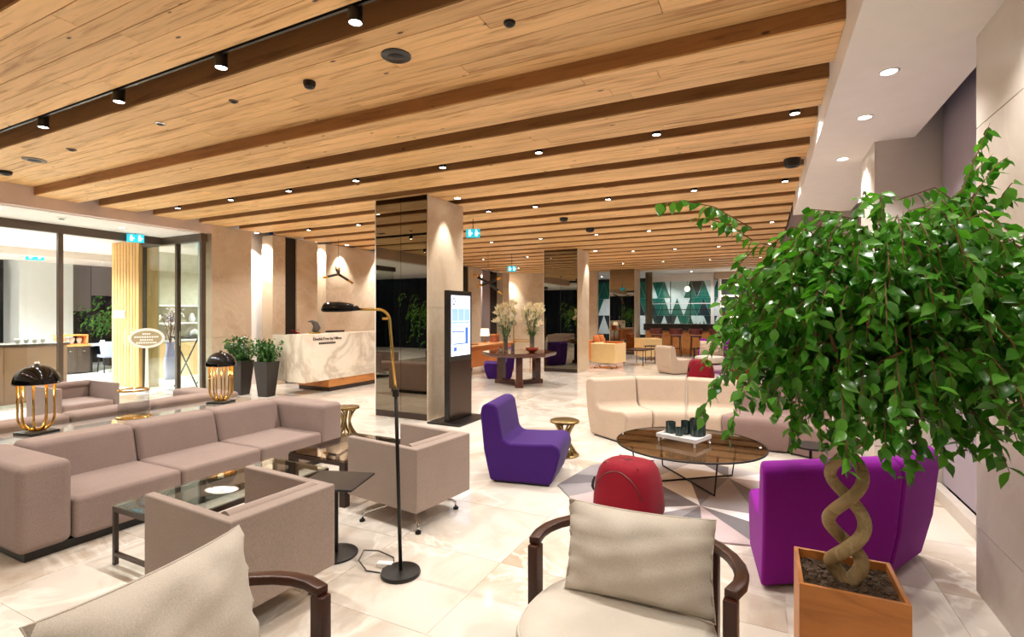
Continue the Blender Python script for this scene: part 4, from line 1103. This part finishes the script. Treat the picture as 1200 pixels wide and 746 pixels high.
# back bar: shelves, framed opening, bottles
t = thing('back_bar_shelf', 'white lit shelving unit with bottles behind the bar', 'shelf', (-.95, 23.2, 0))
for x in (-.66, .60): MB().box(x, -.2, .0, x+.10, .2, 3.1).build('upright', M['white'], t)
MB().box(-.56, .18, .9, .60, .2, 3.1).build('back_panel', M['tealdark'], t)
for z in (1.0, 1.45, 1.90, 2.35, 2.80): MB().box(-.56, -.18, z, .60, .18, z+.06).build('shelf_board', M['shade_lit'], t)
MB().box(-.8, -.22, 3.1, .8, .22, 3.39).build('header', M['cream'], t)
rq = random.Random(9)
BC = ['tealdark', 'tan', 'maroon', 'agedbrass', 'plastic_w', 'lily_leaf']
nb = 0
bm_ = {}
for zi, z in enumerate((1.063, 1.513, 1.963)):
    for k in range(9):
        m_ = BC[rq.randrange(6)]; h_ = rq.uniform(.22, .32); x = -.95-.48+.12*k
        if m_ not in bm_: bm_[m_] = MB().lathe([(.001, 0), (.036, 0), (.036, .18), (.014, .23), (.014, .3), (.001, .3)], 8).build('bottle', M[m_], None, smooth=True); o = bm_[m_]
        else: o = bpy.data.objects.new('bottle', bm_[m_].data); col.objects.link(o)
        o.location = (x, 23.10, z); o.scale = (1, 1, h_/.3)
        tag(o, 'bottle on the %s lit shelf behind the bar, %s from the left' % (('lowest', 'second lowest', 'middle')[zi], ORD[k]), 'bottle', 'bottles on the bar shelves')
t = thing('bar_screen', 'white framed glass screen behind the bar, left of the shelves', 'screen', (-3.16, 23.2, 0))
for x in (-1.38, 1.25): MB().box(x, -.12, 0, x+.13, .12, 3.35).build('upright', M['white'], t)
MB().box(-1.25, -.12, 3.05, 1.25, .12, 3.35).build('header', M['white'], t)
for z in (2.05, 1.78): MB().box(-1.25, -.02, z, 1.25, .02, z+.035).build('rail', M['white' if z > 2 else 'black'], t)
for x in (-.42, .42): MB().box(x-.015, -.02, 1.0, x+.015, .02, 3.05).build('mullion', M['blackmetal'], t)
MB().box(-1.25, -.006, 1.2, 1.25, .006, 3.05).build('pane', M['glass'], t)
MB().box(-1.25, -.2, .9, 1.25, .2, 1.0).build('work_shelf', M['white'], t)
for k in range(14):
    h_ = rq.uniform(.12, .3); m_ = BC[rq.randrange(6)]; x = -4.2+.155*k
    o = MB().lathe([(.001, 0), (.04, 0), (.045, h_*.6), (.02, h_*.8), (.02, h_), (.001, h_)], 8).build('bottle', M[m_], None, smooth=True, loc=(x, 23.1, 1.002))
    tag(o, 'bottle on the white work shelf behind the bar, %s from the left' % (ORD + ['thirteenth', 'fourteenth'])[k], 'bottle', 'bottles on the work shelf')
# triangle mosaic behind the bar
mo = struct('wall_mosaic', MB().box(-8.2, 25.3, .6, .9, 25.4, 3.2), M['tilewhite'])
rq = random.Random(14)
for i in range(15):
    for j in range(3):
        x, z = -8.1+.6*i, .7+.84*j
        for up in (0, 1):
            c_ = rq.choice(('teal', 'tilewhite', 'tealdark')) if up else rq.choice(('tilewhite', 'tilewhite', 'teal'))
            a = [(x+.01, z), (x+.59, z), (x+.30, z+.83)] if up == (j % 2) else [(x+.31, z+.83), (x+.89, z+.83), (x+.60, z+.01)]
            if up != (j % 2) and i == 14: continue
            MB().loft([[(p, 25.3, q) for p, q in a], [(p, 25.28, q) for p, q in a]]).build('mosaic_tile', M[c_], mo)
o = thing('pendant_lamp', 'small black and white pendant lamp hanging behind the bar screen', 'lamp', (-3.0, 24.2, 2.75))
MB().tube([(0, 0, 0), (0, 0, .64)], .01, 6).build('rod', M['blackmetal'], o); MB().lathe([(.001, .12), (.09, .09), (.13, 0), (.09, -.1), (.001, -.13)], 16).build('shade', M['shade_lit'], o, smooth='all')

# ================================================================ RESTAURANT BEHIND THE GLASS
t = thing('buffet_counter', 'brown panelled buffet counter behind the glass at left edge', 'counter', (-12.3, 3.2, 0))
MB().box(-.35, -1.9, .0, .38, 1.72, 1.02).build('body', M['brownpanel'], t)
for k in range(4): MB().box(.38, -1.88+.9*k, .05, .392, -1.0+.9*k, 1.0).build('front_panel', M['brownpanel'], t)
MB().box(-.38, -1.93, 1.02, .41, 1.75, 1.06).build('counter_top', M['darkmetal'], t)
for k, (y, lab) in enumerate(((3.35, 'chrome coffee machine on the brown buffet counter, nearer the glass edge'), (3.85, 'chrome coffee machine on the brown buffet counter, with white body'))):
    o = thing('coffee_machine', lab, 'coffee machine', (-12.3, y, 1.06), 90)
    MB().box(-.17, -.2, .02, .17, .2, .34).build('body', M['chrome' if k == 0 else 'plastic_w'], o, bevel=.02)
    MB().box(-.15, -.24, .02, .15, -.2, .06).build('drip_tray', M['blackmetal'], o); MB().box(-.13, -.22, .22, .13, -.2, .32).build('control_panel', M['black'], o)
    for x in (-.08, .08): MB().cyl((x, -.24, 0), .02, .14, .2, 10).build('spout', M['chrome'], o)
    for x in (-.14, .14): MB().cyl((x, 0, 0), .015, 0, .02, 8).build('foot', M['black'], o)
for k in range(4):
    o = MB().lathe([(.025, 0), (.04, .06), (.042, .09), (.037, .09), (.02, .01)], 12).build('cup', M['plastic_w'], None, smooth='all', loc=(-12.2, 4.3+.12*k, 1.06)); tag(o, 'white cup on the buffet counter, %s from the left' % ORD[k], 'cup', 'cups on the buffet counter')
t = thing('sideboard', 'dark brown sideboard with orange tray riser beyond the glass', 'cabinet', (-16.75, 6.98, 0))
MB().box(-.35, -.30, .04, .35, .30, .74).build('body', M['espresso'], t); MB().box(-.37, -.32, .74, .37, .32, .78).build('counter_top', M['tan'], t)
for y in (-.29, .01): d_o = MB().box(.35, y, .07, .365, y+.28, .72).build('door', M['espresso'], t); MB().box(.365, y+.12, .6, .38, y+.17, .62).build('knob', M['chrome'], d_o)
MB().box(-.2, -.28, .78, .3, .28, .80).box(-.2, -.28, 1.02, .3, .28, 1.05).box(-.2, -.28, .80, .3, -.25, 1.02).box(-.2, .25, .80, .3, .28, 1.02).build('riser', M['orange'], t)
for k in range(3):
    o = MB().lathe([(.03, 0), (.06, .1), (.06, .16), (.05, .16), (.02, .01)], 12).build('jug', M['plastic_w'], None, smooth='all', loc=(-16.65, 6.82+.16*k, .802)); tag(o, 'white jug inside the orange riser, %s from the left' % ORD[k], 'jug', 'jugs in the sideboard riser')
def dining_chair(label, loc, rz, mat, group=None):
    s_ = thing('dining_chair', label, 'chair', loc, rz, group)
    MB().box(-.23, -.24, .42, .23, .22, .50).build('seat', M[mat], s_, bevel=.02)
    pts = [(.27*math.sin(R(a)), .03+.22*math.cos(R(a))) for a in range(-90, 91, 18)]
    MB().loft([[(x*.85, y*.85, .46) for x, y in pts]+[(x*.75, y*.75, .46) for x, y in pts[::-1]], [(x*1.05, y*1.1, .86) for x, y in pts]+[(x*.95, y*.98, .86) for x, y in pts[::-1]]]).build('backrest', M[mat], s_, bevel=.015)
    for x in (-.19, .19):
        for y in (-.19, .17): MB().tube([(x*1.15, y*1.15, 0), (x, y, .43)], .015, 6).build('leg', M['blackmetal'], s_)
    return s_
t = thing('dining_table', 'white topped dining table beyond the glass, by the ficus', 'table', (-17.0, 7.95, 0))
MB().box(-.4, -.6, .72, .4, .6, .76).build('tabletop', M['tilewhite'], t)
for x in (-.34, .34):
    for y in (-.54, .54): MB().box(x-.03, y-.03, 0, x+.03, y+.03, .72).build('leg', M['blackmetal'], t)
dining_chair('lavender grey dining chair at the white table, nearer the sideboard', (-16.1, 7.62, 0), -95, 'lavender')
dining_chair('lavender grey dining chair at the white table, half behind the slatted pier', (-16.35, 8.15, 0), -85, 'lavender')
for k in range(2):
    o = MB().lathe([(.03, 0), (.05, .08), (.05, .1), (.04, .1), (.02, .01)], 12).build('cup', M['plastic_w'], None, smooth='all', loc=(-16.9, 7.8+.3*k, .762)); tag(o, ('left' if k == 0 else 'right') + ' white cup on the white dining table', 'cup')
# space behind the glass doors
t = thing('folding_table', 'tall dark folding table with crossed legs seen through the glass doors', 'table', (-11.25, 7.0, 0))
MB().box(-.5, -.28, 1.08, .5, .28, 1.105).build('tabletop', M['blackmetal'], t)
for y in (-.25, .25):
    for sx in (-1, 1): MB().tube([(sx*.42, y, 0), (-sx*.42, y, 1.08)], .015, 6).build('leg', M['blackmetal'], t)
o = thing('teapot', 'white teapot on the folding table behind the glass doors', 'teapot', (-11.35, 7.0, 1.105))
MB().lathe([(.001, 0), (.06, 0), (.09, .06), (.08, .12), (.03, .15), (.001, .17)], 16).build('body', M['plastic_w'], o, smooth='all'); MB().tube([(.08, 0, .05), (.14, 0, .08), (.16, 0, .13)], [.018, .014, .01], 8).build('spout', M['plastic_w'], o, smooth='all')
MB().tube([(-.08, 0, .12), (-.14, 0, .11), (-.14, 0, .05), (-.08, 0, .04)], .01, 6).build('handle', M['plastic_w'], o, smooth='all')
dining_chair('dark chair beside the folding table behind the glass doors', (-11.05, 7.75, 0), 60, 'maroon')
t = thing('display_shelf', 'pale display shelves with blue and white ware behind the glass doors', 'shelf', (-13.6, 8.7, 0), -90)
for z in (.9, 1.35, 1.8): MB().box(-1.7, -.18, z, 1.7, .18, z+.04).build('shelf_board', M['white'], t)
for x in (-1.7, 0, 1.66): MB().box(x, -.18, 0, x+.04, .18, 2.0).build('upright', M['white'], t)
MB().box(-1.66, -.1, 0, 1.66, .16, .88).build('base_cabinet', M['yellow'], t)
k = 0
for z in (.94, 1.39):
    for x in (7.3, 7.75, 8.3, 9.1, 9.7):
        k += 1
        o = MB().lathe([(.001, 0), (.06, 0), (.08, .1), (.05, .18), (.03, .24), (.001, .24)], 14).build('jar', M['screen_b' if 0 else ('lavender' if k % 2 else 'plastic_w')], None, smooth='all', loc=(-13.58, x, z+.003)); tag(o, '%s jar on the %s shelf behind the glass doors, %s from left' % ('blue' if k % 2 else 'white', 'lower' if z < 1 else 'upper', ORD[(k-1) % 5]), 'jar', 'jars on the display shelves')
o = thing('flower_vase', 'tall vase of white blossom behind the glass doors', 'vase', (-13.05, 7.45, 0))
MB().lathe([(.001, 0), (.12, 0), (.14, .4), (.08, .8), (.1, .9), (.08, .9), (.06, .8), (.001, .1)], 20).build('vase_body', M['lavender'], o, smooth='all')
rq = random.Random(31); mb = MB(); tw = MB()
for k in range(10):
    az = rq.uniform(0, 6.28); top = Vector((.3*math.cos(az)*rq.random(), .3*math.sin(az)*rq.random(), rq.uniform(1.3, 1.75))); tw.tube([(0, 0, .85), top*.7+Vector((0, 0, .3)), top], .006, 4)
    for q in range(9):
        m_ = leaf_matrix(top+Vector((rq.gauss(0, .06), rq.gauss(0, .06), rq.gauss(0, .1))), rq.uniform(0, 6), rq.uniform(-1, 1), 0, 1); g_, f_ = leaf_geo(.07, .05); mb.add([m_ @ Vector(z) for z in g_], f_)
mb.build('blossom', M['plastic_w'], o)['kind'] = 'stuff'; tw.build('twigs', M['twig'], o)['kind'] = 'stuff'

# ================================================================ SIGNS, DETECTORS, LAMPS
def exit_sign(label, loc, rz, w_=.34, h_=.17, z1=3.39):
    o = thing('exit_sign', label, 'sign', loc, rz)
    MB().box(-w_/2, -.012, -h_/2, w_/2, .012, h_/2).build('panel', M['exit'], o)
    mb = MB()
    for s_ in (-1, 1): mb.box(s_*w_*.24-.02, -.016, -.05, s_*w_*.24+.025, -.012, .03).box(s_*w_*.24-.012, -.016, .035, s_*w_*.24+.014, -.012, .062).box(s_*w_*.24+.03, -.016, -.01, s_*w_*.24+.055, -.012, .005)
    mb.build('running_figure', M['exit_w'], o)
    MB().box(-.006, -.006, h_/2, .006, .006, z1-loc[2]).build('rod', M['blackmetal'], o)
    return o
exit_sign('cyan exit sign hanging before the bronze header of the restaurant glass', (-11.1, 5.68, 3.10), 62, .28, .16, 3.2)
exit_sign('cyan exit sign to the right of the nearest column under the rafts', (-4.85, 8.2, 3.12), 20, .26, .16)
exit_sign('cyan exit sign farther away above the lily table', (-6.6, 13.4, 2.94), 20, .26, .16)
exit_sign('pale cyan exit sign inside the glazed restaurant', (-16.1, 6.0, 3.02), 62, .34, .17, 3.2)
def disc(name, label, cat, x, y, z, r, h, mat, parts):
    o = thing(name, label, cat, (x, y, z))
    MB().lathe([(.001, 0), (r, 0), (r, -h*.5), (r*.8, -h), (.001, -h)], 24).build('housing', M[mat], o, smooth=True)
    if parts: MB().lathe([(.001, -h-.012), (r*.55, -h-.008), (r*.6, -h+.002)], 16).build('grille' if name == 'ceiling_speaker' else 'sensor', M['black'], o, smooth='all')
    return o
disc('ceiling_speaker', 'large round black ceiling speaker right of the bright track spotlight', 'speaker', -2.44, 3.0, 3.53, .11, .018, 'black', True)
disc('smoke_detector', 'black dome detector on timber ceiling, left of the large speaker', 'detector', -3.36, 3.02, 3.53, .05, .05, 'black', True)
disc('smoke_detector', 'small black detector on timber ceiling, top centre', 'detector', -1.49, 2.99, 3.53, .04, .02, 'black', True)
disc('sprinkler', 'tiny dark sprinkler cap on timber ceiling above the detectors at left', 'sprinkler', -4.28, 2.99, 3.53, .04, .012, 'darkmetal', True)
disc('sprinkler', 'small chrome sprinkler cap on timber ceiling, left of the tiny dark one', 'sprinkler', -5.44, 3.01, 3.53, .05, .014, 'chrome', True)
disc('sprinkler', 'small dark sprinkler cap on timber ceiling, nearest the grey speaker', 'sprinkler', -7.24, 3.03, 3.53, .05, .012, 'darkmetal', True)
disc('ceiling_speaker', 'round grey ceiling speaker near the upper left edge', 'speaker', -8.14, 3.03, 3.53, .12, .015, 'darkmetal', True)
disc('smoke_detector', 'black detector at the far left end of the timber ceiling', 'detector', -9.14, 3.1, 3.53, .07, .05, 'black', True)
disc('smoke_detector', 'black round camera under the rafts beside the white fascia', 'detector', .33, 6.7, 3.40, .09, .09, 'black', True)
disc('smoke_detector', 'dark detector on rafts right of the nearest exit sign', 'detector', -3.3, 8.9, 3.40, .08, .06, 'black', True)
disc('smoke_detector', 'dark square-looking detector on rafts farther right of the exit sign', 'detector', -3.2, 10.2, 3.40, .09, .08, 'black', True)
disc('smoke_detector', 'white smoke detector on the white soffit above the restaurant glass', 'detector', -10.35, 4.2, 3.2, .07, .03, 'plastic_w', True)

def spot_light(parent, loc, watts, ang=110, blend=.7, aim=None, color=WARM, r=.03):
    l = bpy.data.lights.new('spot_light', 'SPOT'); l.energy = watts; l.color = color; l.spot_size = R(ang); l.spot_blend = blend; l.shadow_soft_size = r
    o = bpy.data.objects.new('spot_light', l); col.objects.link(o); o.parent = parent; o.location = loc
    if aim is not None: o.rotation_euler = Vector(aim).to_track_quat('-Z', 'Y').to_euler()
    return o
track_proto = None
def track_spot(label, x, y, z_top, z_lens, watts, aim=(0, 0, -1), ang=110):
    """black cylinder spot hanging from the track; its lamp sits just below the lens"""
    global track_proto
    if track_proto is None:
        t = thing('track_spotlight', label, 'spotlight', (x, y, z_lens))
        MB().lathe([(.001, .13), (.042, .13), (.045, .12), (.045, .002), (.040, 0), (.036, .01)], 20).build('housing', M['black'], t, smooth=True)
        MB().box(-.02, -.02, .13, .02, .02, .20).build('mount', M['black'], t)
        MB().lathe([(.001, .004), (.038, .004)], 20).build('lens', M['lens'], t)
        track_proto = t
    else: t = dup(track_proto, (x, y, z_lens), 0, label)
    return t
jobs = []
rows = [('the added unseen row behind the viewer', .08, [-.5, -2.2, -3.9, -5.6, -7.3, -9.0], 3.44), ('the front track', 2.43, [-.95, -2.3, -3.62, -5.0, -6.35, -7.7, -9.0], 3.44),  # first row is added behind the viewer to light the mirrored ceiling
        ('the second track', 5.26, [.28, -.95, -2.25, -3.55, -4.97, -6.28, -7.6, -9.0], 3.42),
        ('the third track', 7.80, [.3, -.87, -2.15, -3.4, -4.3, -5.9, -7.3, -8.7], 3.40),
        ('the fourth track', 11.14, [.2, -.88, -2.17, -3.35, -4.72, -6.06, -7.4, -8.8], 3.40),
        ('the fifth track', 14.52, [.2, -1.0, -2.13, -3.28, -5.0, -6.6, -8.2], 3.40),
        ('the sixth track', 17.86, [.0, -1.5, -3.0, -4.4, -6.5, -8.5], 3.40)]
for nm, y, xs, zl in rows:
    for k, x in enumerate(xs):
        jobs.append((track_spot('black cylinder spotlight on %s, %s from the right' % (nm, ORD[k]), x, y, 3.62, zl, SPOT), x, y, zl, SPOT * (.4 if y < 1 else 1)))
for t, x, y, zl, wt in jobs: spot_light(t, (0, 0, -.012), wt, 125)
def downlight(label, x, y, z, watts, ang=120, color=WARM, group=None, aim=None):
    t = thing('downlight', label, 'downlight', (x, y, z), 0, group)
    MB().lathe([(.045, -.004), (.06, -.006), (.062, 0)], 24).build('ring', M['white'], t, smooth='all')
    MB().lathe([(.001, -.002), (.046, -.002)], 24).build('lens', M['lens'], t)
    spot_light(t, (0, 0, -.02), watts, ang, .7, aim, color)
    return t
for lab, x, y, z, aim, wt, ang in (
    ('small recessed downlight washing the stone face of the nearest column', -4.22, 6.66, 3.40, (-.16, 0, -1), 110, 55),
    ('small recessed downlight washing the stone face of the second column', -4.22, 13.95, 3.40, (-.16, 0, -1), 110, 55),
    ('small recessed downlight in the first alcove of the left wall', -10.12, 7.62, 3.42, (-.04, .10, -1), 420, 90),
    ('small recessed downlight in the narrow alcove beside the reception wall', -10.1, 9.26, 3.42, (0, .1, -1), 300, 90),
    ('small recessed downlight over the reception wall, nearer one', -9.66, 9.9, 3.40, (-.16, 0, -1), 150, 70),
    ('small recessed downlight over the reception wall, middle one', -9.66, 11.35, 3.40, (-.16, 0, -1), 260, 70),
    ('small recessed downlight in the far alcove past the lily table', -10.15, 17.58, 3.42, (-.1, .1, -1), 350, 90),
    ('small recessed downlight in the last alcove by the end wall', -10.1, 20.1, 3.42, (-.1, -.05, -1), 350, 90)):
    downlight(lab, x, y, z, wt, ang, aim=aim)
for k, y in enumerate((4.09, 4.95, 6.18, 2.9, 1.6, .3)):
    downlight('recessed downlight in the white soffit at right, %s' % ('nearest of the three in view', 'middle one of the three in view', 'farthest of the three in view', 'just out of frame', 'second out of frame', 'third out of frame')[k], .76, y, 3.2, 70 if k < 4 else 45, 120)
COOL = (.92, .97, 1.0)
for k, (x, y) in enumerate(((-13.2, 1.5), (-13.2, 4.2), (-15.2, 2.8), (-15.2, 6.0), (-17.5, 4.4), (-17.4, 7.4), (-11.9, 8.0), (-12.6, 9.4))):
    downlight('cool white recessed downlight in the restaurant ceiling, %s in the grid' % ORD[k], x, y, 3.2, 1250 if k < 6 else 220, 150, COOL)
for k, (x, y) in enumerate(((-10.3, 3.4), (-10.6, 5.2))): downlight('recessed downlight in the white soffit before the restaurant glass, %s' % ('nearer' if k == 0 else 'farther'), x, y, 3.2, 120, 130)
for k, (x, y) in enumerate(((-6, -3.5), (-2, -3.5), (-9, -4.5), (-14, -3.5))): downlight('added unseen downlight in the white ceiling behind the viewer, %s' % ORD[k], x, y, 3.3, 130, 140)  # added lamps, out of view, to brighten the curtain the mirror reflects
for k, (x, y) in enumerate(((-6.8, 23.5), (-4.2, 24.3), (-2.4, 24.3), (-.6, 22.3), (-2.6, 22.3))): downlight('bright recessed downlight in the white ceiling over the bar, %s' % ORD[k], x, y, 3.39, 110, 140, COOL)
